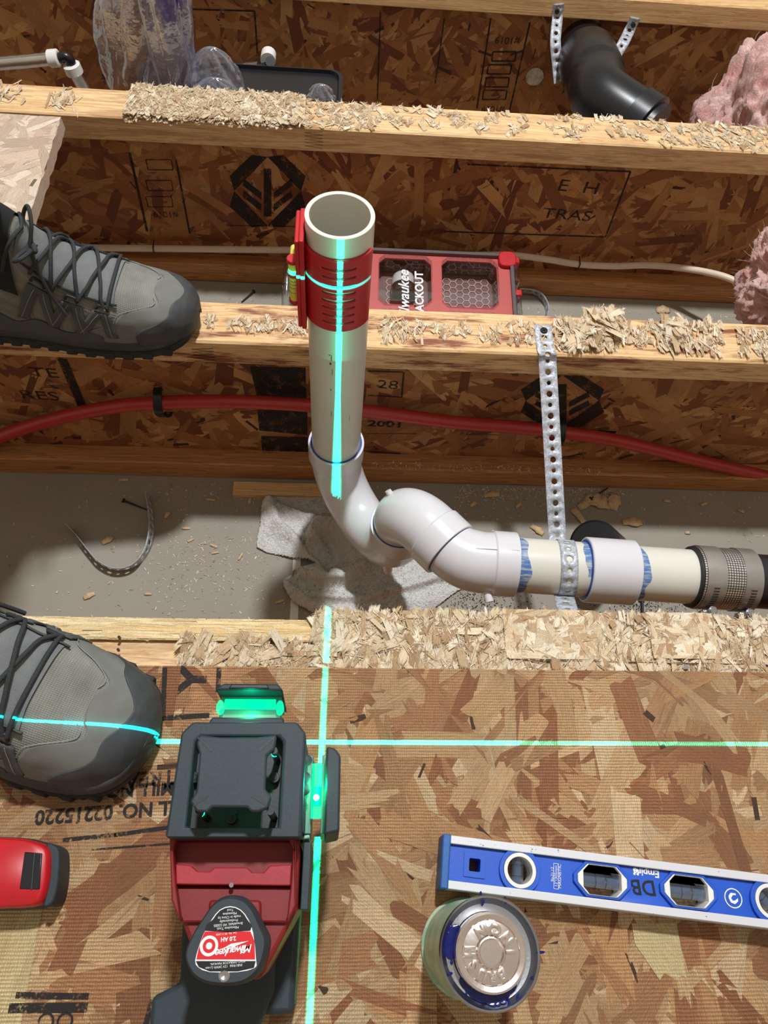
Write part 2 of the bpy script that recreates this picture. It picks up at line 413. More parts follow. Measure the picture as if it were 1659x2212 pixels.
def ink_mat(name, keep=0.5, col=(26, 22, 22)):
    s = N(name); co = s.coord('Object', (1, 1, 1)); f = s.noise(co, 500, 4, 0.7); g = s.noise(co, 70, 3)
    a = s.ramp(s.math('ADD', s.math('MULTIPLY', f, 0.6), s.math('MULTIPLY', g, 0.4)), [(keep - 0.06, 0.95), (keep + 0.06, 0.0)])
    s.l(a, s.b.inputs['Alpha']); return s.fin(lin(col), 0.8)
M_ink = ink_mat('stamped_ink', 0.56); M_ink_faint = ink_mat('stamped_ink_worn', 0.57, (30, 20, 16))
M_pvc = simple('pvc_pipe_cream', (214, 211, 200), 0.32, var=0.03, vs=12, bstr=0.03)
M_pvcw = simple('pvc_fitting_white', (212, 210, 214), 0.25, var=0.02, bstr=0.03)
M_blue = simple('blue_primer', (24, 66, 150), 0.35, var=0.3, vs=60)
s = N('blue_primer_smear'); co = s.coord('Object', (1, 1, 1)); f = s.noise(s.coord('Object', (30, 220, 220)), 2.2, 4, 0.6)
s.l(s.ramp(f, [(0.35, 0.95), (0.62, 0.2)]), s.b.inputs['Alpha']); M_smear = s.fin(lin((64, 120, 190)), 0.35)
M_red = simple('red_plastic', (186, 26, 34), 0.38, var=0.06, bstr=0.05)
M_redpex = simple('red_pex', (176, 52, 46), 0.36, var=0.08, bstr=0.03)
M_whitepex = simple('cream_cable', (222, 204, 180), 0.4, var=0.06, bstr=0.03)
M_black = simple('black_plastic', (26, 27, 30), 0.32, var=0.1, vs=20, bstr=0.08)
M_blackm = simple('black_matte', (30, 32, 34), 0.6, var=0.15, bstr=0.2)
s = N('galvanised'); co = s.coord(); vo = s.n('ShaderNodeTexVoronoi'); s.l(co, vo.inputs[0]); vo.inputs['Scale'].default_value = 520
sc = s.n('ShaderNodeSeparateColor'); s.l(vo.outputs['Color'], sc.inputs[0])
M_galv = s.fin(s.ramp(sc.outputs[0], [(0.0, lin((158, 162, 170))), (1.0, lin((202, 206, 214)))]), s.ramp(sc.outputs[1], [(0, 0.45), (1, 0.62)]), 0.2)
M_steel = simple('bright_steel', (200, 200, 205), 0.22, 1.0, var=0.1, bstr=0.05)
M_steelb = simple('brushed_steel', (168, 162, 156), 0.34, 0.65, var=0.12, bstr=0.1)
M_chrome = simple('polished_tin', (238, 228, 222), 0.2, 1.0, var=0.05, vs=60, bs=60, bstr=0.12, bdist=0.002)
M_tinr = simple('tin_rim', (180, 184, 192), 0.28, 1.0, var=0.05)
def clear_mat(name, tint=(1, 1, 1), refl=0.6, base=0.06, rough=0.08, haze=0.0, bmp=0.35):
    s = N(name); nt = s.nt; tr = s.n('ShaderNodeBsdfTransparent'); tr.inputs[0].default_value = (*tint, 1)
    gl = s.n('ShaderNodeBsdfGlossy'); gl.inputs['Roughness'].default_value = rough; gl.inputs['Color'].default_value = (0.92, 0.95, 1, 1)
    lw = s.n('ShaderNodeLayerWeight'); lw.inputs[0].default_value = 0.35
    nz = s.noise(s.coord(), 45, 3); nb = s.bump(nz, bmp, 0.004); s.l(nb, gl.inputs['Normal']); s.l(nb, lw.inputs['Normal'])
    f = s.math('ADD', s.math('MULTIPLY', lw.outputs['Facing'], refl), base)
    mx = s.n('ShaderNodeMixShader'); s.l(f, mx.inputs[0]); s.l(tr.outputs[0], mx.inputs[1]); s.l(gl.outputs[0], mx.inputs[2])
    if haze:
        df = s.n('ShaderNodeBsdfDiffuse'); df.inputs[0].default_value = (0.72, 0.76, 0.9, 1); m2 = s.n('ShaderNodeMixShader'); m2.inputs[0].default_value = haze
        s.l(mx.outputs[0], m2.inputs[1]); s.l(df.outputs[0], m2.inputs[2]); mx = m2
    s.l(mx.outputs[0], nt.nodes['Material Output'].inputs['Surface']); return s.m
M_film = clear_mat('clear_film', (0.88, 0.90, 0.98), 0.95, 0.10, 0.14, 0.08, 1.0)
M_pane = clear_mat('clear_lid', (0.96, 0.96, 0.97), 0.35, 0.05, 0.05, 0.0, 0.02)
M_clear = clear_mat('clear_plastic', (0.90, 0.92, 0.93), 0.5, 0.07)
M_tubeclear = clear_mat('clear_tube', (0.9, 0.88, 0.84), 0.7, 0.16)
s = N('laser_glass'); tr = s.n('ShaderNodeBsdfTransparent'); tr.inputs[0].default_value = (0.9, 1, 0.95, 1); em = s.n('ShaderNodeEmission'); em.inputs[0].default_value = (0.0, 1.0, 0.5, 1); em.inputs[1].default_value = 1.3
mx = s.n('ShaderNodeMixShader'); mx.inputs[0].default_value = 0.5; s.l(tr.outputs[0], mx.inputs[1]); s.l(em.outputs[0], mx.inputs[2]); s.l(mx.outputs[0], s.nt.nodes['Material Output'].inputs['Surface']); M_lglass = s.m
s = N('laser_emitter'); M_lemit = s.fin((0.2, 1, 0.7), 0.3); s.b.inputs['Emission Color'].default_value = (0.25, 1.0, 0.62, 1); s.b.inputs['Emission Strength'].default_value = 12

# ---------------------------------------------------------------- the trench floor (back of the ceiling board below)
ZF = -0.302
fb = MB(); fb.box((0.1, 0.9, ZF - 0.008), (2.6, 2.6, 0.016))
tag(fb.build('floor', M_gyp), kind='structure')

# ---------------------------------------------------------------- joists
X0, X1 = -1.0, 1.15
FW, FH = 0.064, 0.038
def joist(yc, label, rng, topmat, nweb=1500, shreds_n=0):
    j = thing('wood_joist', label, 'joist', (0.1, yc, ZF), group=None)
    L = X1 - X0; xc = (X0 + X1) / 2
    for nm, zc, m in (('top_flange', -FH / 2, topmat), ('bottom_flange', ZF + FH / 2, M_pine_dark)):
        mb = MB()
        def ring(x):
            w = FW / 2; h = FH / 2; b = 0.0022
            return [V((x, yc + y, zc + z)) for y, z in ((-w, -h + b), (-w, h - b), (-w + b, h), (w - b, h), (w, h - b), (w, -h + b), (w - b, -h), (-w + b, -h))]
        xs = [X0 + L * i / 12 for i in range(13)]
        mb.loft([ring(x) for x in xs], smooth=False)
        mb.build(nm, m, j)
    mb = MB()
    cbox(mb, X0, X1, yc - 0.0045, yc + 0.0045, ZF + FH - 0.002, -FH + 0.002, PALW[4])
    flakes(mb, lambda u, v, w: V((u, yc - 0.0045 - w, v)), -0.75, 1.0, ZF + FH, -FH, nweb, (0.045, 0.12), (0.008, 0.026), PALW, rng, 0.0008, gaps=0.10)
    mb.build('web', M_web, j)
    return j
rng = random.Random(3)
YJ = [0.214, 0.620, 1.026, 1.432]
J3 = joist(YJ[0], 'wood I-joist under the near edge of the subfloor sheet, its top crusted with torn strands', rng, M_pine_top, 250)
J2 = joist(YJ[1], 'wood I-joist just behind the white upright pipe, with the metal strap screwed on top', rng, M_pine_burn, 1700)
J1 = joist(YJ[2], 'wood I-joist with a long torn strand-board crust, third one back, behind the red tool case', rng, M_pine_top, 1900)
J0 = joist(YJ[3], 'farthest wood I-joist at the top of the photo, black drain pipe coming through it', rng, M_pine, 1500)
def prj(p):
    d = V(p) - CAM; c = Jc * 0
    # inverse of ray(): world -> pixel
    cx = Jc.x * d.x + Fc.x * d.y - Nc.x * d.z; cy = Jc.y * d.x + Fc.y * d.y - Nc.y * d.z; cz = Jc.z * d.x + Fc.z * d.y - Nc.z * d.z
    return CX + FPX * cx / cz, CY + FPX * cy / cz
up = lambda u, v, w: V((u, v, w))

# torn strand residue left glued on the flange tops
def patch_spots(rng, n, px0, px1, f0, f1, yc, z=0.0003, clus=None):
    out = []
    for k in range(n):
        px = rng.uniform(px0, px1)
        if clus and noise.noise(V((px * 0.012, clus, 0))) < rng.uniform(-0.5, 0.25): continue
        f = rng.uniform(f0, f1); y = yc + (f - 0.5) * FW
        # x at that pixel column on plane z=0, row with this y
        py = 1106
        for _ in range(6):
            p = at(px, py, 0.0); py += (p.y - y) * -900
            py = max(-600, min(2300, py))
        out.append((at(px, py, 0.0).x, y, z))
    return out
def residue(j, name, spots_list, rng, thick=None, pal=CREAM, **k):
    mb = MB(); 
    if thick: thick(mb)
    shreds(mb, up, spots_list, rng, pal=pal, **k)
    return mb.build(name, M_shred, j)
def slab(mb, pts_top, pts_bot, z0, z1, yfun, rng, n=1500, pal=CREAM):
    """thin ragged remnant of sheet: outline by x range on a joist"""
# J1: thick crust from px 275..830 then thinner to the right
def xcol(px, y, z=0.0):
    lo, hi = -400.0, 2400.0
    for _ in range(40):
        m = (lo + hi) / 2; p = at(px, m, z)
        if p.y > y: lo = m
        else: hi = m
    return at(px, lo, z).x
def crust(mb, xa, xb, ya, yb, z0, th, rng, n, pal=CREAM, jag=0.006, L=(0.012, 0.045), W=(0.003, 0.011)):
    # ragged slab
    m = 60
    def eg(t, s): return jag * (noise.noise(V((t * 40, s, 3.1))) + 0.5 * noise.noise(V((t * 160, s, 9.1))))
    top = [(xa + (xb - xa) * i / m, yb + eg(i / m, 1)) for i in range(m + 1)]; bot = [(xa + (xb - xa) * i / m, ya + eg(i / m, 5)) for i in range(m + 1)]
    for i in range(m):
        fi = len(mb.f); q = [top[i], top[i + 1], bot[i + 1], bot[i]]
        vs = [V((a, b, z0 + th)) for a, b in q] + [V((a, b, z0)) for a, b in q]
        fs = [(3, 2, 1, 0), (0, 1, 5, 4), (2, 3, 7, 6)] + ([(3, 0, 4, 7)] if i == 0 else []) + ([(1, 2, 6, 5)] if i == m - 1 else [])
        mb.add(vs, fs, 0, False)
        for k in range(fi, len(mb.f)): mb.uv[k] = [(mb.v[i2].x, mb.v[i2].y * 0.4 + mb.v[i2].z) for i2 in mb.f[k]]; mb.col[k] = pal[(2 if k == fi else 5) % len(pal)]
    flakes(mb, up, xa, xb, ya - jag * 0.3, yb + jag * 0.3, n, L, W, pal, rng, 0.0012, z00=z0 + th, gaps=0.03)

# --- J1 residue
rng = random.Random(11)
xa, xb = xcol(280, 1.03), xcol(660, 1.03)
mb = MB(); crust(mb, xa, xb, 0.994, 1.056, 0.0, 0.007, rng, 900)
sp = [(rng.uniform(xa, xb), rng.uniform(0.992, 1.058), 0.0075) for _ in range(900)]
sp += [(rng.uniform(xa, xb), 0.992 + rng.uniform(-.002, .002), rng.uniform(0.0, 0.007)) for _ in range(300)]
fray(mb, up, sp[:520] + sp[900:1050], rng, k=3)
xc_, xd_ = xcol(660, 1.03), xcol(820, 1.03)
fray(mb, up, [(rng.uniform(xc_, xd_), rng.uniform(0.998, 1.056), 0.0003) for _ in range(130)], rng, lift=.001)
shreds(mb, up, [(x, y, 0.0003) for x in [rng.uniform(xcol(820, 1.03), xcol(1700, 1.03)) for _ in range(1)] for y in [1.03]], rng)
spx = []
for k in range(1500):
    px = rng.uniform(820, 1700); y = rng.uniform(1.000, 1.056)
    if px > 1430 or noise.noise(V((px * 0.02, y * 60, 0))) > -0.05 and y > 1.006: spx.append((xcol(px, y), y, 0.0003))
fray(mb, up, spx[::3], rng, lift=0.0010, k=3)
xe, xf = xcol(-100, 1.03), xcol(190, 1.03)
shreds(mb, up, [(rng.gauss(xcol(135, 1.03), 0.010), rng.gauss(1.026, 0.010), 0.0003) for _ in range(60)], rng, up=0.2, lift=0.001)
shreds(mb, up, [(rng.gauss(xcol(5, 1.03), 0.014), rng.gauss(1.030, 0.012), 0.0003) for _ in range(60)], rng, up=0.2, lift=0.001)
mb.build('strand_residue', M_shred, J1)
# --- J2 residue: clumps down the middle of the flange
mb = MB(); spx = []
CL = [(450, 470, .3, .6), (490, 560, .3, .55), (555, 660, .3, .55), (560, 600, .35, .6), (610, 660, .3, .6), (820, 880, .18, .72), (865, 885, .2, .66), (895, 915, .2, .66), (935, 975, .3, .62), (985, 1015, .4, .65), (1030, 1070, .25, .6), (1070, 1080, .25, .7), (1100, 1165, .25, .75), (1195, 1280, .12, .9), (1262, 1345, .15, 1.15), (1300, 1345, .5, 1.2), (1345, 1440, .3, .85), (1425, 1480, .15, 1.02), (1480, 1560, .15, .9), (1505, 1530, .8, 1.05), (1590, 1700, .2, .8), (1640, 1760, .05, .6)]
for (a, b, f0, f1) in CL:
    area = (b - a) * (f1 - f0)
    for k in range(int(area * (2.2 if a < 1190 else 3.2)) + 10):
        px = rng.uniform(a, b); f = rng.uniform(f0, f1); y = 0.588 + FW * f
        spx.append((xcol(px, y), y, 0.0003 + (0.002 * rng.random() if a > 1190 else 0)))
fray(mb, up, spx[::3], rng, lift=0.0018, k=2, Lr=(.006, .022), Wr=(.0015, .006), ang=(math.pi / 2, .45))
# longer curls standing over the far edge
spx = [(xcol(rng.uniform(1268, 1335), 0.63), rng.uniform(0.618, 0.652), 0.003) for _ in range(60)] + [(xcol(rng.uniform(1435, 1465), 0.63), rng.uniform(0.605, 0.645), 0.002) for _ in range(30)] + [(xcol(rng.uniform(1215, 1285), 0.61), rng.uniform(0.60, 0.63), 0.002) for _ in range(50)]
fray(mb, up, spx, rng, Lr=(0.016, 0.034), Wr=(0.004, 0.010), tilt=.35, lift=0.003, k=3)
mb.build('strand_residue', M_shred, J2)
# --- J3 residue: thick shelf of torn sheet
mb = MB()
def yedge(x, s): return 0.004 * noise.noise(V((x * 30, s, 0))) + 0.003 * noise.noise(V((x * 110, s, 4)))
crust(mb, xcol(680, .23, .01), 1.1, 0.196, 0.248, 0.0, 0.006, rng, 2200, jag=0.008)
crust(mb, xcol(1090, .23, .01), xcol(1285, .24, .01), 0.214, 0.257, 0.004, 0.006, rng, 260, jag=0.010)
crust(mb, xcol(1405, .23, .01), xcol(1545, .24, .01), 0.216, 0.256, 0.004, 0.006, rng, 260, jag=0.010)
crust(mb, xcol(390, .21, .01), xcol(700, .21, .01), 0.196, 0.222, 0.0, 0.005, rng, 500, jag=0.006)
xs0, xs1 = xcol(390, .22), 0.62
sp = []
for k in range(4200):
    px = rng.uniform(390, 1760); y = rng.uniform(0.196, 0.252)
    if px < 680 and y > 0.226: continue
    if noise.noise(V((px * 0.02, y * 80, 7))) < -0.22: continue
    sp.append((xcol(px, y, 0.007), y, 0.0072))
fray(mb, up, sp[::3], rng, up=.25, lift=0.0022, ang=(1.4, 0.75), Lr=(.008, .034), Wr=(.002, .010), k=3, tilt=.16)
sp = [(xcol(rng.uniform(680, 1750), .25, .007), 0.251 + rng.uniform(-.003, .004), rng.uniform(0.002, 0.010)) for _ in range(900)]
fray(mb, up, sp[::3], rng, lift=0.002, k=2, Lr=(.006, .02))
pinec = [lin((236, 208, 156)), lin((228, 194, 138)), lin((240, 216, 170))]
crust(mb, xcol(20, .235), xcol(735, .235), 0.228, 0.2475, 0.0, 0.003, rng, 160, pal=pinec, jag=0.003, L=(0.05, 0.12), W=(0.002, 0.006))
flakes(mb, up, xcol(40, .235), xcol(735, .235), 0.228, 0.2475, 240, (0.03, 0.10), (0.001, 0.004), pinec, rng, 0.0012, ang=(0, 0.04), gaps=0.04, z00=0.0035)
mb.build('strand_residue', M_shred, J3)
for (pa, pb) in ((505, 735), (1130, 1640)):
    P_ = [at(px, 1415 + 3 * noise.noise(V((px * .05, 1, 0))) + (px - 500) * .018, 0.0098) for px in range(pa, pb, 9)]; P_ = [V((q.x, q.y, 0.0098)) for q in P_]
    h = MB(); h.tube(P_, 0.0006, 5); h.build('score_line', simple('score_dark', (104, 84, 62), 0.9), J3)
# nail holes / nail heads on J3
for k, (px, py) in enumerate(((257, 1376), (255, 1403), (585, 1380), (557, 1413), (838, 1376), (853, 1428), (1455, 1391), (1656, 1438))):
    p = at(px, py, 0.0095); h = MB(); h.cyl(p + V((0, 0, -0.003)), p + V((0, 0, 0.0004)), 0.0013, seg=10); h.build('nail_hole', M_black, J3)
for (px, py) in ((1160, 1383), (1483, 1440)):
    p = at(px, py, 0.011); h = MB(); h.cyl(p + V((0, 0, -0.008)), p, 0.0024, seg=14); h.build('nail_head', M_steel, J3)

# finger joints on the flange faces (fine zig-zag glue lines)
def finger(px, py, yf, j, wd=0.026):
    p = atY(px, py, yf - 0.0004); mb = MB(); pts = []
    for i in range(11): pts.append(p + V((wd / 2 * (-1 if i % 2 else 1), 0, 0.013 - 0.026 * i / 10)))
    mb.tube(pts, 0.00025, 4); mb.build('finger_joint', M_ink_faint, j)
finger(678, 302, YJ[2] - FW / 2, J1); finger(440, 768, YJ[1] - FW / 2, J2)

# ---------------------------------------------------------------- stamped marks on webs
def webmark(j, yc, name='stamped_mark'):
    return MB(), (lambda: None)
def web_text(mb, s, px, py, h, yf, rot=0, sx=1.0, **k):
    p = atY(px, py, yf); M = Matrix.Translation(p) @ Matrix.Rotation(R(90), 4, 'X') @ Matrix.Rotation(R(rot), 4, 'Z') @ Matrix.Diagonal((sx, 1, 1, 1))
    text(mb, s, h, M, **k)
def web_poly(mb, pts, yf):
    vs = [atY(a, b, yf) for a, b in pts]; mb.add(vs, [tuple(range(len(vs)))], 0, False)
def web_line(mb, pts, w, yf):
    P = [atY(a, b, yf) for a, b in pts]
    for a, b in zip(P[:-1], P[1:]):
        d = (b - a).normalized(); n = V((d.z, 0, -d.x)) * (w / 2); mb.add([a - n, b - n, b + n, a + n], [(0, 1, 2, 3)], 0, False)
def emblem(mb, cx, cy, rx, ry, yf):
    """octagon with a pale diamond that holds a fern of bars"""
    def P(x, y): return (cx + x * rx, cy + y * ry)
    O = [(-1, -.42), (-.42, -1), (.42, -1), (1, -.42), (1, .42), (.42, 1), (-.42, 1), (-1, .42)]; D = [(0, -1), (1, .0), (0, 1), (-1, 0)]
    web_poly(mb, [P(*O[1]), P(0, -.95), P(-.88, 0), P(*O[0])][::1] , yf); web_poly(mb, [P(*O[2]), P(*O[3]), P(.88, 0), P(0, -.95)], yf)
    web_poly(mb, [P(*O[7]), P(-.88, 0), P(0, .95), P(*O[6])], yf); web_poly(mb, [P(*O[4]), P(*O[5]), P(0, .95), P(.88, 0)], yf)
    web_poly(mb, [P(-.1, -.62), P(.1, -.62), P(.1, .7), P(-.1, .7)], yf)
    for q in (-1, 1):
        for dy in (-.18, .14): web_poly(mb, [P(q * .16, .42 + dy), P(q * .16, .22 + dy), P(q * .62, -.16 + dy), P(q * .66, .02 + dy)], yf)
YW = lambda yc: yc - 0.0045 - 0.0013
# J1 front
y1 = YW(YJ[2]); mb = MB()
mb = MB(); emblem(mb, 578, 413, 82, 78, y1); mb.build('stamped_emblem', M_ink_faint, J1)
mb = MB(); web_line(mb, [(280, 330), (318, 500)], 0.004, y1); mb.build('stamped_line', M_ink_faint, J1)
mb = MB(); web_line(mb, [(380, 345), (410, 505)], 0.003, y1); mb.build('stamped_line', M_ink_faint, J1)
for (yy) in (345, 390, 425):
    mb = MB(); web_line(mb, [(315, yy), (370, yy), (374, yy + 22), (320, yy + 22), (315, yy)], 0.0016, y1); mb.build('stamped_box', M_ink_faint, J1)
mb = MB(); web_text(mb, '#1019', 358, 463, 0.016, y1, 180); mb.build('stamped_text', M_ink_faint, J1)
mb = MB(); web_line(mb, [(490, 487), (660, 490)], 0.0015, y1); mb.build('stamped_line', M_ink_faint, J1)
mb = MB(); web_line(mb, [(1010, 355), (1362, 371), (1308, 512), (960, 500)], 0.0028, y1); mb.build('stamped_line', M_ink_faint, J1)
mb = MB(); web_text(mb, 'E  H', 1250, 405, 0.030, y1, -3, 1.3); mb.build('stamped_text', M_ink_faint, J1)
mb = MB(); web_text(mb, 'TRAS', 1225, 465, 0.028, y1, -2, 1.3); mb.build('stamped_text', M_ink_faint, J1)
# J2 front
y2 = YW(YJ[1]); mb = MB()
mb = MB(); web_text(mb, 'TE', 95, 806, 0.026, y2, -3, 1.25); mb.build('stamped_text', M_ink_faint, J2)
mb = MB(); web_text(mb, 'RES', 85, 855, 0.026, y2, -3, 1.25); mb.build('stamped_text', M_ink_faint, J2)
mb = MB(); web_text(mb, '28', 838, 832, 0.024, y2, -2, 1.2); mb.build('stamped_text', M_ink_faint, J2)
mb = MB(); web_line(mb, [(795, 802), (872, 804), (868, 858), (795, 854)], 0.0022, y2); mb.build('stamped_line', M_ink_faint, J2)
mb = MB(); web_text(mb, '2001', 833, 917, 0.019, y2, -2, 1.35, bold=0.0006); mb.build('stamped_text', M_ink_faint, J2)
mb = MB(); emblem(mb, 1215, 866, 90, 58, y2); mb.build('stamped_emblem', M_ink_faint, J2)
mb = MB(); web_line(mb, [(1230, 930), (1330, 935)], 0.008, y2); mb.build('stamped_line', M_ink_faint, J2)
mb = MB(); web_line(mb, [(1070, 932), (1170, 936)], 0.0012, y2); mb.build('stamped_line', M_ink_faint, J2)
mb = MB(); web_line(mb, [(800, 976), (865, 980)], 0.003, y2); mb.build('stamped_line', M_ink_faint, J2)
mb = MB(); web_line(mb, [(793, 937), (900, 937)], 0.0012, y2); mb.build('stamped_line', M_ink_faint, J2)
mb = MB()
mb = MB(); web_line(mb, [(134, 775), (182, 888)], 0.012, y2); mb.build('stamped_line', M_ink, J2)
mb = MB(); web_poly(mb, [(540, 792), (660, 794), (662, 870), (556, 862)], y2); mb.build('ink_block', M_ink, J2)
mb = MB(); web_poly(mb, [(556, 885), (664, 888), (664, 940), (560, 930)], y2); mb.build('ink_block', M_ink, J2)
mb = MB(); web_poly(mb, [(564, 942), (664, 944), (666, 980), (566, 976)], y2); mb.build('ink_block', M_ink, J2)
# J0 front
y0 = YW(YJ[3]); mb = MB()
mb = MB(); web_line(mb, [(1060, 40), (1030, 235)], 0.003, y0); mb.build('stamped_line', M_ink_faint, J0)
mb = MB(); web_line(mb, [(1145, 48), (1100, 242)], 0.003, y0); mb.build('stamped_line', M_ink_faint, J0)
mb = MB(); web_text(mb, '#1019', 1096, 87, 0.018, y0, 180); mb.build('stamped_text', M_ink_faint, J0)
for (cx, cy) in ((1090, 122), (1080, 150), (1075, 178), (1070, 205)):
    mb = MB(); web_line(mb, [(cx - 25, cy - 10), (cx + 25, cy - 10), (cx + 22, cy + 10), (cx - 28, cy + 10), (cx - 25, cy - 10)], 0.0028, y0); mb.build('stamped_box', M_ink_faint, J0)
mb = MB(); web_text(mb, '#1019', 1065, 235, 0.018, y0, 180); mb.build('stamped_text', M_ink_faint, J0)
mb = MB(); web_line(mb, [(410, 20), (550, 24), (556, 115)], 0.003, y0); mb.build('stamped_line', M_ink_faint, J0)
mb = MB(); web_line(mb, [(822, 25), (815, 215)], 0.0025, y0); mb.build('stamped_line', M_ink_faint, J0)
mb = MB(); web_line(mb, [(960, 40), (940, 180)], 0.0025, y0); mb.build('stamped_line', M_ink_faint, J0)
p = atY(1155, 165, YW(YJ[3]) - 0.001); mb = MB(); mb.prism(circ(0, 0, 0.017, 18), 0, 0.002, Matrix.Translation(p) @ Matrix.Rotation(R(90), 4, 'X'))
mb.build('knockout_patch', simple('foam_patch', (200, 192, 176), 0.8, var=0.35, vs=80), J0)

# ---------------------------------------------------------------- subfloor sheet
mb = MB(); rng = random.Random(5)
YE = 0.1985; XA, XB = -1.0, 1.1
cbox(mb, XA, XB, -0.62, YE, 0.0, 0.0175, PAL[5])
flakes(mb, up, -0.98, 1.08, -0.60, YE, 11500, (0.035, 0.115), (0.007, 0.026), PAL, rng, 0.0008, gaps=0.07, z00=0.0175)
for k in range(len(mb.f)): pass
SF = mb.build('subfloor_sheet', M_osb)
tag(SF, 'large strand-board subfloor sheet across the bottom, carrying the laser, level and can', 'subfloor')
ZS = 0.0185
def flo_M(px, py, ang, z=ZS + 0.0004): return Matrix.Translation(at(px, py, z)) @ Matrix.Rotation(R(ang), 4, 'Z')
def flo_line(mb, pts, w, z=ZS + 0.0004):
    P = [at(a, b, z) for a, b in pts]
    for a, b in zip(P[:-1], P[1:]):
        d = (b - a).normalized(); n = V((-d.y, d.x, 0)) * (w / 2); mb.add([a - n - d * w / 2, b - n + d * w / 2, b + n + d * w / 2, a + n - d * w / 2], [(0, 1, 2, 3)], 0, False)
mb = MB()
mb = MB(); flo_line(mb, [(356, 1447), (352, 1551), (447, 1545)], 0.0042); mb.build('stamped_line', M_ink, SF)
mb = MB(); flo_line(mb, [(473, 1447), (471, 1490)], 0.0042); mb.build('stamped_line', M_ink, SF)
mb = MB(); text(mb, 'Y', 0.028, flo_M(420, 1467, 90) @ Matrix.Diagonal((1.3, 1.1, 1, 1)), bold=0.0012); mb.build('stamped_text', M_ink, SF)
mb = MB(); text(mb, 'MILL NO. 0320', 0.014, flo_M(255, 1707, 183), bold=0.0005); mb.build('stamped_text', M_ink, SF)
mb = MB(); text(mb, 'MILL NO. 02215220', 0.015, flo_M(252, 1752, 184), bold=0.0005); mb.build('stamped_text', M_ink, SF)
mb = MB(); text(mb, 'TREAT', 0.017, flo_M(310, 1682, 184), bold=0.0004); mb.build('stamped_text', M_ink, SF)
mb = MB(); flo_line(mb, [(140, 1814), (250, 1803), (372, 1786)], 0.003); mb.build('stamped_line', M_ink, SF)
mb = MB(); flo_line(mb, [(200, 1835), (372, 1822)], 0.0014); mb.build('stamped_line', M_ink, SF)
mb = MB(); flo_line(mb, [(40, 2150), (185, 2152)], 0.004); mb.build('stamped_line', M_ink, SF)
mb = MB(); flo_line(mb, [(28, 2178), (180, 2176)], 0.006); mb.build('stamped_line', M_ink, SF)
mb = MB(); text(mb, 'OO', 0.016, flo_M(120, 2204, 180)); mb.build('stamped_text', M_ink, SF)
mb = MB(); text(mb, 'II', 0.02, flo_M(330, 2185, 170), bold=0.001); mb.build('stamped_text', M_ink, SF)
# pale bare patch at the bottom-left corner
mb = MB(); rng = random.Random(8)
A = at(-60, 1960, ZS); B = at(60, 2240, ZS)
flakes(mb, up, A.x - .1, at(45, 2212, ZS).x, B.y - 0.02, at(0, 1960, ZS).y, 24, (0.12, 0.16), (0.03, 0.05), [lin((226, 206, 158)), lin((218, 194, 146))], rng, 0.0003, ang=(1.35, 0.06), gaps=0.0, z00=ZS + 0.0001)
mb.build('bare_strand_patch', M_osb, SF); mb = MB()
flakes(mb, up, at(1380, 2100, ZS).x, at(1480, 2100, ZS).x, at(0, 2140, ZS).y, at(0, 2010, ZS).y, 3, (0.05, 0.06), (0.03, 0.04), [lin((226, 206, 158))], rng, 0.0002, ang=(2.3, 0.1), gaps=0.0, z00=ZS + 0.0001)
mb.build('bare_strand_patch', M_osb, SF)

# ---------------------------------------------------------------- loose board lying across the joists, top left
brd = thing('strand_board_offcut', 'pale strand-board offcut lying across two joists behind the upper boot', 'board', tuple((at(60, 350, 0.02).x, 0.85, 0.0)))
c1 = at(133, 252, 0.019); c2 = at(36, 560, 0.019); c0 = at(-40, 232, 0.019)
rng = random.Random(21); mb = MB()
yb0, yb1 = 0.60, c1.y
def xr(y): t = (y - c2.y) / (c1.y - c2.y); return c2.x + (c1.x - c2.x) * t + 0.0025 * noise.noise(V((y * 60, 0, 0)))
PALP = [lin(c) for c in ((214, 192, 170), (204, 180, 158), (222, 202, 182), (196, 170, 148), (210, 186, 160))]
m = 50; XL = -0.85
top = [(xr(yb0 + (yb1 - yb0) * i / m), yb0 + (yb1 - yb0) * i / m) for i in range(m + 1)]
poly = [(XL, yb0)] + top + [(XL, yb1)]
fi = 0
n = len(poly); vs = [V((a, b, 0.0012)) for a, b in poly] + [V((a - 0.001, b, 0.0180)) for a, b in poly]
mb.add(vs, [tuple(range(n - 1, -1, -1)), tuple(range(n, 2 * n))] + [(i, (i + 1) % n, n + (i + 1) % n, n + i) for i in range(n)], 0, False)
for k in range(len(mb.f)): mb.uv[k] = [(mb.v[i].y, mb.v[i].z + mb.v[i].x * .3) for i in mb.f[k]]; mb.col[k] = PALP[3] if k > 1 else PALP[0]
def mpb(u, v, w): return V((min(u, xr(v) - 0.0008), v, w))
flakes(mb, mpb, XL, c1.x, yb0, yb1, 1500, (0.03, 0.09), (0.006, 0.02), PALP, rng, 0.0006, gaps=0.03, z00=0.0181)
mb.build('board_sheet', osb_mat('strand_board_dusty'), brd)

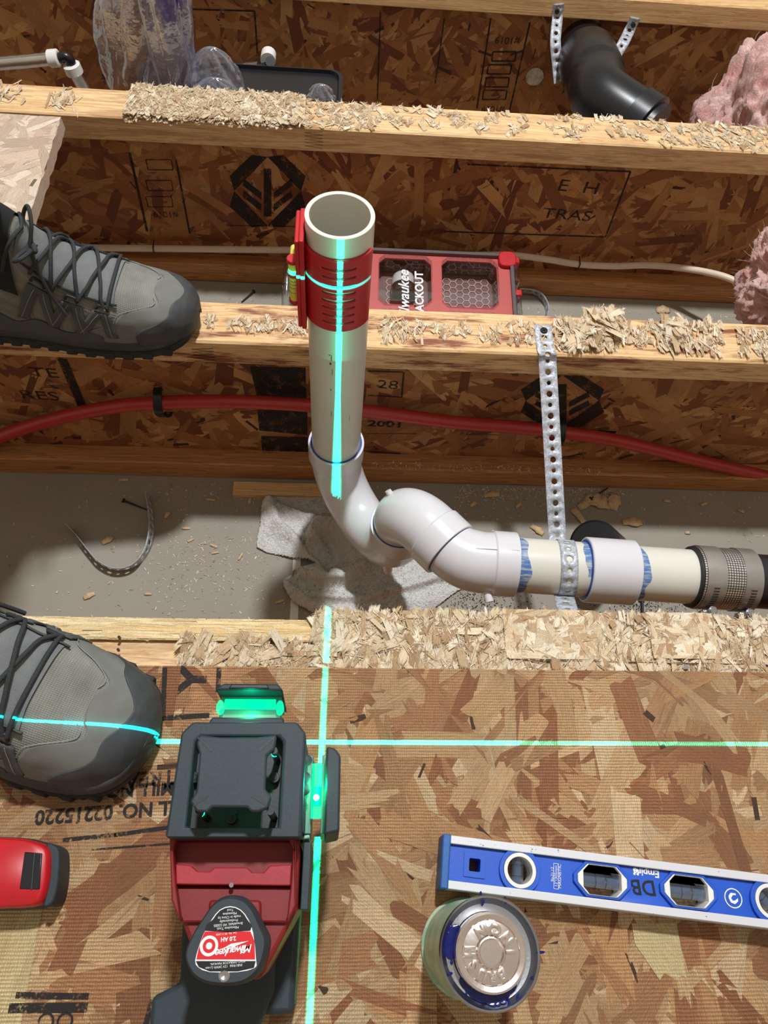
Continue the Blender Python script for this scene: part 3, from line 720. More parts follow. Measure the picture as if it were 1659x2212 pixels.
# ---------------------------------------------------------------- white drain trap
def arc(c, r, a0, a1, u, v, n=14):
    return [c + (u * math.cos(a0 + (a1 - a0) * i / n) + v * math.sin(a0 + (a1 - a0) * i / n)) * r for i in range(n + 1)]
PX, PY = -0.0045, 0.526
RP = 0.03015
UP = V((0, 0, 1))
trap = thing('drain_trap', 'white plastic P-trap with tall upright pipe, glued elbows and blue primer rings', 'pipe', (PX, PY, -0.24))
mb = MB(); mb.pipe([V((PX, PY, -0.135)), V((PX, PY, 0.05)), V((PX, PY, 0.2365))], RP, 0.0262, 64); mb.build('standpipe', M_pvc, trap, bevel=0.0004)
O2 = V((0.0735, 0.4125, 0)); D = (O2 - V((PX, PY, 0))); Ld = D.length; D.normalize()
ZR = -0.106; ZC = -0.138; rb = Ld / 2; mid = V(((PX + O2.x) / 2, (PY + O2.y) / 2, ZC))
bend = arc(mid, rb, math.pi, 2 * math.pi, D, UP, 36)
RB = 0.0320; RH = 0.0352
path = [V((PX, PY, ZR)), V((PX, PY, ZR - .028)), V((PX, PY, ZR - .030))] + bend[1:-1] + [V((O2.x, O2.y, ZR - .030)), V((O2.x, O2.y, ZR - .028)), V((O2.x, O2.y, ZR))]
rad = [RH, RH, RB + 0.001] + [RB] * (len(bend) - 2) + [RB + 0.001, RH, RH]
mb = MB(); mb.pipe(path, rad, [RP + .0006] * 3 + [0.026] * (len(bend) - 2) + [RP + .0006] * 3, 56)
# moulding tab on the bend
q = mid + D * rb * 0.80 + V((0.0, 0, 0.0)) 
ub = mb.build('trap_bend', M_pvcw, trap, bevel=0.0006)
mb = MB(); a = bend[27] + V((0.0, -0.031, 0.004)); mb.tube([a, a + V((0.003, -0.004, -0.012)), a + V((0.004, -0.0045, -0.02))], [0.0055, 0.0062, 0.005], 12); mb.build('mould_stub', M_pvcw, trap)
# blue primer rings
def ring(c, n, r0, r1, mat, name, th=0.002, seg=48):
    n = V(n).normalized(); u = n.orthogonal().normalized(); w = n.cross(u); mb = MB(); rr = []
    for (r, h) in ((r0, -th), (r1, -th), (r1, 0.0), (r0, 0.0004)):
        rr.append([V(c) + n * h + (u * math.cos(2 * math.pi * k / seg) + w * math.sin(2 * math.pi * k / seg)) * (r + 0.0004 * noise.noise(V((k * .5, r * 90, c[0])))) for k in range(seg)])
    rr.append(rr[0]); mb.loft(rr, (False, False)); return mb.build(name, mat, trap)
ring((PX, PY, ZR + 0.0004), UP, RP, RP + 0.0022, M_blue, 'primer_ring', 0.004)
# trap elbow B
ZL = -0.060
Dv = V((0.669, -0.743, 0)).normalized()
Vx = V((0.136, 0.343, ZL))
EB = 0.044
cB = V((O2.x, O2.y, ZL - EB))
Dv = V((Vx.x - O2.x, Vx.y - O2.y, 0)).normalized()
ring((O2.x, O2.y, ZR + 0.0004), UP, RP, RP + 0.0024, M_blue, 'primer_ring', 0.004)
cc = V((O2.x, O2.y, ZL - EB)) + Dv * EB
arcB = arc(cc, EB, math.pi, math.pi / 2, Dv, UP, 18)
hubB0 = arcB[-1] + Dv * 0.004
hubB1 = hubB0 + Dv * 0.027
path = [V((O2.x, O2.y, ZR - 0.02))] + arcB + [hubB0, hubB0 + Dv * 0.0015, hubB1]
rad = [RP] + [RP + 0.0012 + 0.0022 * min(1, i / 6) for i in range(len(arcB))] + [0.0336, RH + .0003, RH + .0003]
mb = MB(); mb.pipe(path, rad, [0.026] * (len(arcB) + 2) + [RP + .0006] * 2, 56); mb.build('trap_elbow', M_pvcw, trap, bevel=0.0006)
k = arcB[7]; kn = (k - cc).normalized(); mb = MB(); pk = k + kn * 0.0330 + V((-0.004, 0.002, 0)); mb.cyl(pk - kn * 0.003, pk + kn * 0.0016, 0.0042, 0.0036, 16); mb.build('mould_mark', M_pvcw, trap)
ring(tuple(hubB1 + Dv * 0.0004), tuple(Dv), RP, RP + 0.0024, M_blue, 'primer_ring', 0.003)
# 45 elbow C
DM = V((0.17, -0.0090, 0.0)).normalized()
ang = math.acos(max(-1, min(1, Dv.dot(DM)))); rC = 0.062; tl = rC * math.tan(ang / 2)
Pa = Vx - Dv * tl; Pb = Vx + DM * tl
nrm = V((-Dv.y, Dv.x, 0)); 
if nrm.dot(DM) < 0: nrm = -nrm
cC = Pa + nrm * rC
a_ = arc(cC, rC, 0, ang, -nrm, Dv, 14)
hub0 = Pb + DM * 0.006; hub1 = hub0 + DM * 0.026
path = [hubB1 - Dv * 0.02] + ([Pa - Dv * 0.001] if (Pa - hubB1).dot(Dv) > 0 else []) + a_ + [hub0, hub0 + DM * 0.0018, hub1]
rad = [RP] + ([RP + .001] if (Pa - hubB1).dot(Dv) > 0 else []) + [RP + 0.0006 + 0.0030 * min(1, i / 9) for i in range(len(a_))] + [0.0340, RH + .0006, RH + .0006]
mb = MB(); mb.pipe(path, rad, [0.026] * (len(path) - 2) + [RP + .0006] * 2, 56); mb.build('angle_elbow', M_pvcw, trap, bevel=0.0006)
mb = MB(); p = hubB1 + Dv * 0.016 + V((0.012, 0.012, 0.027)); mb.box((0, 0, 0), (0.012, 0.006, 0.003), frame(p, Dv, (nrm + V((0, 0, -.35))))); mb.build('mould_mark', M_pvcw, trap, bevel=0.0006)
mb = MB(); p = Pb + DM * 0.000 + V((0, -0.034, -0.004)); mb.cyl(p + V((0, .004, 0)), p + V((0.003, -0.009, -0.003)), 0.0045, 0.0048, 14); mb.build('mould_stub', M_pvcw, trap)
mb = MB(); mb.tube([hub0 + UP * 0.0335 + DM * -0.022, hub0 + UP * 0.0357 + DM * 0.024], 0.0007, 6); mb.build('mould_seam', M_pvcw, trap)
ring(tuple(hub1 + DM * 0.0004), tuple(DM), RP, RP + 0.0026, M_blue, 'primer_ring', 0.003)
# straight run: stub, coupling, pipe
def along(t): return hub1 + DM * t
def tx(px, py=1235): # distance along run of a pixel column
    p = at(px, py, ZL); return (p - hub1).dot(DM)
tc0, tc1, tn0 = tx(1262), tx(1364), tx(1492)
mb = MB(); mb.tube([along(-0.02), along(tc0 + 0.01)], RP, 56); mb.build('run_pipe', M_pvc, trap)
mb = MB(); mb.pipe([along(tc0), along(tc0 + 0.001), along(tc1 - 0.001), along(tc1)], [RH - .0002, RH + .0008, RH + .0008, RH - .0002], RP + .0004, 64); mb.build('coupling', M_pvcw, trap)
ring(tuple(along(tc0 - 0.0005)), tuple(-DM), RP, RP + 0.0030, M_blue, 'primer_ring', 0.003)
mb = MB(); mb.tube([along(tc1 - 0.02), along(tn0 + 0.012)], RP, 56); mb.build('run_pipe', M_pvc, trap)
def smear(t0, dirn, L, a0, a1, seed):
    mb = MB(); u = UP; w = DM.cross(UP); r = RP + 0.00025
    def fn(i, j):
        a = a0 + (a1 - a0) * j; l = L * (0.55 + 0.45 * math.sin(math.pi * j)) * (0.8 + 0.4 * noise.noise(V((j * 5, seed, 0))))
        return along(t0 + dirn * l * i) + (u * math.cos(a) + w * math.sin(a)) * r
    mb.grid(fn, 6, 40); return mb.build('primer_smear', M_smear, trap)
smear(0.0, 1, 0.014, R(-50), R(130), 1); smear(tc0, -1, 0.010, R(-70), R(40), 4); smear(tc1, 1, 0.012, R(-40), R(100), 8)
# smear on C near hub B
# black drain beyond
bl = thing('black_drain_pipe', 'black plastic drain pipe leaving right, joined by the steel-banded coupling', 'pipe', tuple(along(tn0 + 0.06) + V((0, 0, -0.03))))
mb = MB(); mb.tube([along(tn0 + 0.014), along(tn0 + 0.4)], RP, 48); mb.build('pipe_barrel', simple('abs_scuffed', (30, 30, 33), 0.35, var=0.5, vs=14, bstr=0.1), bl)
# shielded coupling
t0, t1 = tn0 - 0.004, tx(1612)
cp = thing('shielded_coupling', 'steel-banded rubber coupling with two clamp screws, joining white pipe to black', 'coupling', tuple(along((t0 + t1) / 2) + V((0, 0, -0.036))))
RR = 0.0337
mb = MB(); mb.pipe([along(t0), along(t0 + 0.001), along(t1 - 0.001), along(t1)], [RR - 0.0008, RR, RR, RR - 0.0008], RP + 0.0003, 64); mb.build('rubber_sleeve', M_blackm, cp)
s = N('woven_shield'); co = s.coord('UV')
br = s.n('ShaderNodeTexBrick', offset=0.0); s.l(co, br.inputs[0]); br.inputs['Scale'].default_value = 1.0; br.inputs['Brick Width'].default_value = 1.0; br.inputs['Row Height'].default_value = 1.0; br.inputs['Mortar Size'].default_value = 0.16; br.inputs['Mortar Smooth'].default_value = 0.3
br.inputs['Color1'].default_value = (0.85, 0.83, 0.8, 1); br.inputs['Color2'].default_value = (0.75, 0.73, 0.7, 1); br.inputs['Mortar'].default_value = (0.06, 0.05, 0.045, 1)
M_shield = s.fin(br.outputs['Color'], 0.3, 0.8, s.bump(br.outputs['Fac'], -0.8, 0.001))
def band(ta, tb, r, mat, name, parent, nu=30, dots=False):
    mb = MB(); w = DM.cross(UP); seg = 120
    rings = []
    for (t, rr) in ((ta, r - 0.0006), (ta, r), (tb, r), (tb, r - 0.0006)):
        rings.append([along(t) + (UP * math.cos(2 * math.pi * k / seg) + w * math.sin(2 * math.pi * k / seg)) * rr for k in range(seg)])
    rings.append(rings[0])
    mb.loft(rings, (False, False))
    o = mb.build(name, mat, parent)
    if dots:
        me = o.data; ul = me.uv_layers.new(name='UVMap'); 
        for p in me.polygons:
            ks = [];
            for li in p.loop_indices:
                v = me.vertices[me.loops[li].vertex_index].co; d = v - along(0); t = d.dot(DM); q = d - DM * t; a = math.atan2(q.dot(w), q.dot(UP)); ks.append((li, t, a))
            am = max(k[2] for k in ks)
            for li, t, a in ks:
                if am - a > 3: a += 2 * math.pi
                ul.data[li].uv = ((t - ta) / 0.0028, a * r / 0.0028)
    return o
tl_ = t1 - t0
band(t0 + tl_ * 0.05, t1 - tl_ * 0.02, RR + 0.0006, M_shield, 'woven_shield', cp, dots=True)
for (a, b) in ((0.09, 0.40), (0.70, 0.98)):
    ta, tb = t0 + tl_ * a, t0 + tl_ * b
    o = band(ta, tb, RR + 0.0016, M_steelb, 'clamp_band', cp)
    tm = (ta + tb) / 2; w = DM.cross(UP)
    # screw housing at the near lower side
    aa = R(101); n_ = UP * math.cos(aa) + w * math.sin(aa); tg = DM.cross(n_).normalized()
    if n_.y > 0: n_ = UP * math.cos(-aa) + w * math.sin(-aa); tg = DM.cross(n_).normalized(); aa = -aa
    c = along(tm) + n_ * (RR + 0.006)
    Mx = frame(c, tg, n_)
    h = MB(); h.box((0, 0, 0), (0.012, 0.006, 0.011), Mx); h.build('screw_housing', M_steelb, o, bevel=0.0008)
    h = MB(); up_ = tg if tg.z > 0 else -tg; h.cyl(c - up_ * 0.012, c + up_ * 0.014, 0.0032, seg=14); h.cyl(c + up_ * 0.012, c + up_ * 0.0175, 0.0052, seg=6); h.cyl(c + up_ * 0.0175, c + up_ * 0.0185, 0.0036, seg=16); h.build('hex_screw', M_steel, o, bevel=0.0003)
    # strap tail with slots
    for k in range(9):
        a3 = aa * (0.86 - 0.055 * k); n3 = UP * math.cos(a3) + w * math.sin(a3)
        sl = MB(); sl.box((0, 0, 0), (0.0062, 0.0006, 0.0009), frame(along(tm) + n3 * (RR + 0.0019), DM, n3)); sl.build('band_slot', M_blackm, o)

# ---------------------------------------------------------------- pipe level clipped to the standpipe
pl = thing('pipe_level', 'red clip-on post level wrapped around the top of the white pipe', 'level', (PX, PY - 0.03, 0.10))
zt, zb = 0.168, 0.112
# wrap: partial sleeve with slots
mb = MB(); r0, r1 = RP + 0.0004, RP + 0.0030
def wrapz(a):  # a: angle, -90deg = facing camera
    return 0
ztop, zbot = atY(735, 560, PY - RP).z, atY(735, 712, PY - RP).z
A0, A1 = R(-198), R(-28)
slots = []
circum = (A1 - A0) * r1; Hh = ztop - zbot
outer = rrect(circum / 2, Hh / 2, circum, Hh, 0.003, 4)
# densify horizontal runs so the sheet can be bent
def dens(lp, step=0.002):
    out = []
    for i in range(len(lp)):
        a = lp[i]; b = lp[(i + 1) % len(lp)]; d = math.dist(a, b); m = max(1, int(d / step))
        for k in range(m): out.append((a[0] + (b[0] - a[0]) * k / m, a[1] + (b[1] - a[1]) * k / m))
    return out
# build as grid of cells instead, leaving slot cells open
nu, nv = 80, 64
zs = [Hh * j / nv for j in range(nv + 1)]
def insl(a, z):
    ad = math.degrees(a)
    if not (-118 < ad < -62): return False
    f = (z - Hh * 0.07) / (Hh * 0.86); kk = f * 8
    return 0 <= f <= 1 and abs(kk - round(kk - 0.5) - 0.5) < 0.16
for j in range(nv):
    for i in range(nu):
        a_0 = A0 + (A1 - A0) * i / nu; a_1 = A0 + (A1 - A0) * (i + 1) / nu; z_0 = zbot + zs[j]; z_1 = zbot + zs[j + 1]
        if insl((a_0 + a_1) / 2, (zs[j] + zs[j + 1]) / 2): continue
        q = [V((PX + math.cos(a) * r1, PY + math.sin(a) * r1, z)) for a, z in ((a_0, z_0), (a_1, z_0), (a_1, z_1), (a_0, z_1))]
        mb.add(q, [(0, 1, 2, 3)])
o = mb.build('wrap_sleeve', M_red, pl); q = o.modifiers.new('s', 'SOLIDIFY'); q.thickness = 0.0024; q.offset = -1
# body at the left side
zt2, zb2 = atY(655, 488, 0.523).z, atY(660, 680, 0.523).z
xl = PX - RP
mb = MB(); mb.box((xl - 0.0022, PY - 0.001, (zt2 + zb2) / 2), (0.0044, 0.042, zt2 - zb2)); mb.build('back_plate', M_red, pl, bevel=0.001)
mb = MB(); mb.box((xl - 0.0062, PY - 0.001, (zt2 + zb2) / 2), (0.0038, 0.040, (zt2 - zb2) * 0.97)); mb.build('side_plate', M_red, pl, bevel=0.001)
vial = simple('vial_fluid', (222, 212, 96), 0.12, var=0.05)
mb = MB(); zc = (zt2 + zb2) / 2
mb.cyl((xl - 0.0105, PY - 0.012, zc - 0.022), (xl - 0.0105, PY - 0.012, zc + 0.022), 0.0048, seg=20); vo_ = mb.build('bubble_vial', vial, pl)
for zz in (-0.006, -0.002, 0.002, 0.006, .012, -.012):
    m2 = MB(); m2.cyl((xl - 0.0105, PY - 0.012, zc + zz - .0002), (xl - 0.0105, PY - 0.012, zc + zz + .0002), 0.0049, seg=20); m2.build('vial_line', M_blackm, vo_)
for z2, h2 in ((zc + 0.024, 0.004), (zc - 0.024, 0.004), (zc + 0.010, 0.006)):
    mb = MB(); mb.cyl((xl - 0.0105, PY - 0.012, z2 - h2 / 2), (xl - 0.0105, PY - 0.012, z2 + h2 / 2), 0.0058, seg=20); mb.build('vial_cap', M_red, pl, bevel=0.0006)
mb = MB(); mb.cyl((xl - 0.0105, PY + 0.016, zc + .012), (xl - 0.0105, PY - 0.010, zc + .012), 0.0045, seg=16); mb.build('bubble_vial', vial, pl)

# ---------------------------------------------------------------- perforated straps
def strap(name_parent, part, path, side, w, mat, pitch=0.0127, r1=0.0036, r2=0.0025, th=0.0008, skip=(), start=0.006, holes=True):
    path = crom(path, 14); d = [0]
    for a, b in zip(path[:-1], path[1:]): d.append(d[-1] + (b - a).length)
    L = d[-1]
    def P(s):
        s = max(0, min(L, s)); 
        for i in range(len(d) - 1):
            if d[i + 1] >= s: break
        t = (s - d[i]) / max(1e-9, d[i + 1] - d[i]); p = path[i].lerp(path[i + 1], t); tg = (path[i + 1] - path[i]).normalized()
        i2 = min(i + 1, len(d) - 2); tg2 = (path[i2 + 1] - path[i2]).normalized(); tg = tg.lerp(tg2, t).normalized()
        return p, tg
    side = V(side) if not callable(side) else side
    n_c = max(1, int(round(L / pitch))); pc = L / n_c; flat = []; fs = []
    for c in range(n_c):
        s0 = c * pc; r = r1 if c % 2 else r2; o = len(flat); K = 16
        if c in skip or not holes:
            for a in range(4):
                for b in (-1, 1): flat.append((s0 + pc * a / 3, b * w / 2))
            fs += [(o + 2 * a, o + 2 * a + 2, o + 2 * a + 3, o + 2 * a + 1) for a in range(3)]; continue
        for k in range(K):
            a = 2 * math.pi * (k + .5) / K; ca, sa = math.cos(a), math.sin(a); m = max(abs(ca), abs(sa)); flat.append((s0 + pc / 2 + r * ca, r * sa)); mm = min(pc / 2 / max(1e-9, abs(ca)), w / 2 / max(1e-9, abs(sa)))
            flat.append((s0 + pc / 2 + mm * ca, mm * sa))
        fs += [(o + 2 * k, o + 2 * k + 1, o + (2 * k + 3) % (2 * K), o + (2 * k + 2) % (2 * K)) for k in range(K)]
        cr = len(flat)
        for (sx, sy) in ((1, 1), (-1, 1), (-1, -1), (1, -1)): flat.append((s0 + pc / 2 + sx * pc / 2, sy * w / 2))
        # corner fillers
        for q, (sx, sy) in enumerate(((1, 1), (-1, 1), (-1, -1), (1, -1))):
            A = math.atan2(sy * w / 2, sx * pc / 2) % (2 * math.pi); k = int((A / (2 * math.pi) * K - .5) // 1) % K
            fs.append((o + 2 * k + 1, cr + q, o + (2 * k + 3) % (2 * K)))
    out = []
    for (x, y) in flat:
        p, tg = P(x); sd = (side(x / L) if callable(side) else side); sd = (sd - tg * sd.dot(tg)).normalized(); out.append(p + sd * y)
    mb = MB(); mb.add(out, fs, 0, False); o = mb.build(part, mat, name_parent, flat=True); q = o.modifiers.new('s', 'SOLIDIFY'); q.thickness = th; q.offset = 0
    return o
hs = thing('hanger_strap', 'galvanised perforated strap screwed on the middle joist and slung under the white pipe', 'strap', tuple(at(1178, 760, -0.0)))
a0 = at(1172, 702, 0.0022); a1 = V((at(1176, 735, 0.0015).x, 0.594, 0.0016)); a2 = V((at(1181, 760, -0.004).x, 0.5865, -0.005))
XS = a2.x
pts = [a0, a0.lerp(a1, 0.5), a1, V((XS, 0.5875, -0.0005)), a2, at(1184, 860, -0.055), at(1187, 960, -0.083), at(1190, 1060, -0.105), at(1192, 1150, -0.118), V((XS + .0, 0.345, -0.108)), at(1183, 1310, -0.050), V((XS - .012, 0.247, -0.006)), V((XS - .014, 0.24, 0.0045))]
pts = [p for p in pts]
# sit the strap in a smooth sling
ss = [a0, a0.lerp(a1, .5), a1, V((XS - .001, 0.5872, 0.0016)), V((XS, 0.5862, -0.001)), a2, *[a2.lerp(V((XS + .021, .410, -.118)), k / 5) for k in (1, 2, 3, 4, 5)], V((XS + .018, 0.375, -0.117)), V((XS + .012, 0.34, -0.1)), V((XS - .001, 0.30, -0.058)), V((XS - .012, 0.2475, -0.012))]
strap(hs, 'strap_band', ss, V((1, 0, 0)), 0.0215, M_galv, pitch=0.0132)
p = at(1175, 714, 0.003); mb = MB(); mb.lathe([(0.0001, 0.0006), (0.0030, 0.0004), (0.0042, 0.0012), (0.0046, 0.0), (0.003, -0.003), (0.0018, -0.02)], 24, Matrix.Translation(p)); so = mb.build('wood_screw', M_blackm, hs)
mb = MB()
for a in (25, 115): mb.box((0, 0, 0.0012), (0.005, 0.0009, 0.0004), Matrix.Translation(p) @ Matrix.Rotation(R(a), 4, 'Z'))
mb.build('cross_slot', simple('slot_dark', (4, 4, 5), 0.8), so)
# loop around the pipe
cs = along(tx(1221)); w_ = DM.cross(UP)
lp = thing('pipe_strap_loop', 'perforated metal strap wrapped once around the white pipe, left of the coupling', 'strap', tuple(cs + V((0, 0, -0.032))))
strap(lp, 'strap_band', [cs + (UP * math.cos(a) + w_ * math.sin(a)) * (RP + 0.0009) + DM * (-0.004 * math.cos(a)) for a in [R(190 + 352 * i / 24) for i in range(25)]], DM, 0.0185, M_galv, pitch=0.0127)

# ---------------------------------------------------------------- red tube with clips
rt = thing('red_water_tube', 'long red plastic water tube running low along the middle joist behind the white pipe', 'pipe', (0.1, 0.6, -0.12))
pts = [atY(a, b, 0.5985) for a, b in ((-160, 1010), (0, 943), (130, 902), (250, 878), (345, 870), (460, 867), (560, 869), (700, 878), (800, 889), (900, 902), (1000, 914), (1150, 926), (1300, 946), (1400, 968), (1500, 993), (1660, 1030), (1850, 1075))]
mb = MB(); mb.tube(crom(pts, 6), 0.0092, 22); mb.build('tube_barrel', M_redpex, rt)
for i, (px, py, lab) in enumerate(((346, 876, 'black plastic clip holding the red tube, on the left'), (1207, 940, 'black plastic clip behind the metal strap on the red tube'))):
    c = atY(px, py, 0.5985); cl = thing('pipe_clip', lab, 'clip', tuple(c))
    mb = MB(); r = 0.0112; outp = []
    prof = [V((0, 0.012, 0.022)), V((0, 0.0, 0.019)), V((0, -r, 0.006)), V((0, -r, -0.004)), V((0.002, -0.006, -0.016)), V((0.004, 0.004, -0.027)), V((0.004, 0.011, -0.030))]
    pr = crom([c + v for v in prof], 6); rings = []
    for k, p in enumerate(pr):
        tg = (pr[min(k + 1, len(pr) - 1)] - pr[max(0, k - 1)]).normalized(); nn = V((1, 0, 0)).cross(tg)
        rings.append([p + V((sx * 0.0055, 0, 0)) + nn * sy * 0.0012 for sx, sy in ((-1, -1), (1, -1), (1, 1), (-1, 1))])
    mb.loft(rings, smooth=False); mb.build('clip_band', M_black, cl)
    mb = MB(); e = pr[-3]; mb.cyl(e, e + V((0, -0.004, 0)), 0.0028, seg=12); mb.build('clip_nail', M_steel, cl)

# cream cable on the far joist
cb = thing('cream_cable', 'cream plastic tube stapled along the far joist behind the red tool case', 'cable', (0.1, 1.0, -0.25))
pts = [atY(a, b, 1.006) for a, b in ((60, 533), (200, 535), (350, 537), (600, 540), (700, 541), (830, 545), (1000, 551), (1100, 551), (1180, 560), (1250, 571), (1330, 575), (1400, 573))] + [atY(1480, 580, 0.985), atY(1560, 596, 0.95), atY(1620, 622, 0.92)]
mb = MB(); mb.tube(crom(pts, 6), 0.0056, 16); mb.build('cable_sheath', M_whitepex, cb)
for (px, py) in ((333, 537), (1250, 571)):
    c = atY(px, py, 1.006); mb = MB(); mb.tube([c + V((0, .01, .009)), c + V((0, -.0062, .006)), c + V((0, -.0066, -.004)), c + V((0, .01, -.009))], 0.0011, 8); mb.build('cable_staple', M_blackm, cb)

# scuffs on the upright pipe
for i, (px, py, w, h) in enumerate(((716, 770, .0012, .010), (714, 782, .0026, .004), (718, 800, .0008, .012), (715, 838, .0012, .004), (716, 890, .0008, .010), (755, 905, .0006, .012), (712, 764, .0030, .0012))):
    p = atY(px, py, PY - RP * .9); a = math.asin(max(-1, min(1, (p.x - PX) / RP))); c = V((PX + math.sin(a) * (RP + .0001), PY - math.cos(a) * (RP + .0001), p.z))
    mb = MB(); t_ = V((math.cos(a), math.sin(a), 0)); n_ = 5
    pts = [c + t_ * (w / 2 * math.sin(6.28 * k / 12) * (.7 + .5 * noise.noise(V((k, i, 0))))) + UP * (h / 2 * math.cos(6.28 * k / 12)) for k in range(12)]
    mb.add(pts, [tuple(range(12))], 0, False); mb.build('scuff_mark', M_blackm, trap)

# ---------------------------------------------------------------- green line laser standing on the sheet
M_lbody = simple('charcoal_rubber', (40, 51, 57), 0.62, var=0.12, vs=40, bstr=0.25)
M_ldark = simple('dark_recess', (22, 30, 30), 0.5, var=0.2)
M_lred = simple('laser_red_plastic', (122, 22, 24), 0.5, var=0.06, bstr=0.1)
M_white = simple('white_plastic', (226, 224, 218), 0.4, var=0.05)
M_labelred = simple('label_red', (206, 30, 36), 0.35, var=0.04, bstr=0)
M_labelwhite = simple('label_white', (226, 226, 226), 0.4, var=0.02, bstr=0)
las = thing('laser_level', 'black and red line laser projecting green lines, standing beside the lower boot', 'laser', tuple(V((-0.06, 0.02, ZS))))
def pxpoly(pts, z, off=(0, 0), sc=1.0): return [(lambda p: (p.x, p.y))(at(off[0] + a / sc, off[1] + b / sc, z)) for a, b in pts]
Z3 = (320, 1440); S3 = 3.607; Z4 = (320, 1750)
zf = 0.172
FO = pxpoly([(391, 1583), (416, 1559), (642, 1559), (661, 1584), (651, 1809), (356, 1809)], zf)
FI = pxpoly([(422, 1602), (434, 1590), (600, 1590), (611, 1602), (601, 1788), (401, 1788)], zf)
mb = MB(); rg = [[V((x, y, z)) for x, y in p] for p, z in ((FO, .150), (FO, zf), (FI, zf), (FI, .150))]; rg.append(rg[0])
mb.loft(rg, (False, False), smooth=False); mb.build('head_frame', M_lbody, las, bevel=0.0018, seg=3)
# dark recess floor + head core below the frame
def shrink(P, k):
    cx = sum(p[0] for p in P) / len(P); cy = sum(p[1] for p in P) / len(P); return [(cx + (x - cx) * k, cy + (y - cy) * k) for x, y in P]
mb = MB(); mb.prism(shrink(FO, 0.97), 0.096, zf - 0.016); mb.build('head_core', M_ldark, las, bevel=0.002)
capP = pxpoly([(400, 530), (560, 548), (840, 548), (1000, 530), (985, 640), (925, 690), (910, 950), (960, 1010), (935, 1100), (860, 1130), (800, 1130), (770, 1095), (500, 1092), (460, 1130), (380, 1130), (325, 1050), (375, 970), (400, 680), (375, 600)], 0.197, Z3, S3)
mb = MB(); mb.prism(capP, 0.1915, 0.197); ct = mb.build('top_cap', M_lbody, las, bevel=0.0012)
for a, b in (((385, 550), (500, 655)), ((985, 550), (860, 655)), ((355, 1085), (470, 1000)), ((920, 1080), (810, 1000))):
    P = at(Z3[0] + a[0] / S3, Z3[1] + a[1] / S3, 0.1972); Q = at(Z3[0] + b[0] / S3, Z3[1] + b[1] / S3, 0.1972); d = (Q - P); n = V((-d.y, d.x, 0)).normalized() * 0.0011
    mb = MB(); mb.add([P - n * .3, Q - n, Q + n, P + n * .3], [(0, 1, 2, 3)], 0, False); mb.build('cap_groove', M_ldark, ct)
cc_ = V((-0.057, 0.075, 0))
mb = MB(); mb.cyl(cc_ + V((0, 0, 0.150)), cc_ + V((0, 0, 0.1800)), 0.011, 0.008, 24); mb.cyl(cc_ + V((0, 0, 0.1885)), cc_ + V((0, 0, 0.1925)), 0.005, 0.007, 24); mb.build('projector_cone', M_ldark, las)
mb = MB(); mb.lathe([(0.016, 0.156), (0.016, 0.1915)], 32, Matrix.Translation(cc_)); mb.build('projector_glass', M_clear, las)
for sx, sy in ((-1, -1), (1, -1), (-1, 1), (1, 1)):
    q = cc_ + V((sx * 0.021, sy * 0.0175, 0)); mb = MB(); mb.cyl(q + V((0, 0, .150)), q + V((0, 0, .193)), 0.0022, seg=10); mb.build('cap_post', M_ldark, las)
for (a, b) in ((700, 530), (985, 868), (650, 1185), (370, 868)):
    q = at(Z3[0] + a / S3, Z3[1] + b / S3, 0.160); mb = MB(); mb.cyl(q + V((0, 0, -.004)), q + V((0, 0, 0.003)), 0.0034, seg=18); mb.cyl(q + V((0, 0, .003)), q + V((0, 0, 0.0034)), 0.002, seg=6); mb.build('recess_screw', M_black, las, bevel=0.0004)
# forward projector housing with a slot across it
zp = 0.160
xl_, xr_ = at(460, 1530, zp).x, at(610, 1530, zp).x
yb_ = 0.104; yf0, yf1 = 0.1215, 0.1388; yo = 0.1435
def tpoly(x0, x1, ya, yb, t): return [(x0, ya), (x1, ya), (x1 - t, yb), (x0 + t, yb)]
mb = MB(); mb.prism([(xl_ - .008, yb_), (xr_ + .003, yb_), (xr_ + 0.001, yf0), (xl_ - 0.001, yf0)], 0.098, zp - 0.004); mb.build('front_housing', M_lbody, las, bevel=0.0015)
mb = MB(); mb.prism([(xl_, yf1), (xr_, yf1), (xr_ - 0.004, yo), (xl_ + 0.005, yo)], 0.098, zp); mb.build('front_housing', M_lbody, las, bevel=0.0015)
mb = MB(); mb.box(((xl_ + xr_) / 2, .130, 0.104), (0.014, 0.018, 0.010)); mb.build('slot_base', M_ldark, las)
M_ledge = simple('ledge_laser_lit', (86, 116, 102), 0.4)  # green laser light on the plastic is put into this colour
for ya, yb in ((yf0 - .001, LY - .0032), (LY + .0028, yf1 + .001)):
    mb = MB(); mb.box(((xl_ + xr_) / 2, (ya + yb) / 2, 0.121), (xr_ - xl_ - .004, yb - ya, 0.042)); mb.build('window_ledge', M_ledge, las, bevel=.0006)
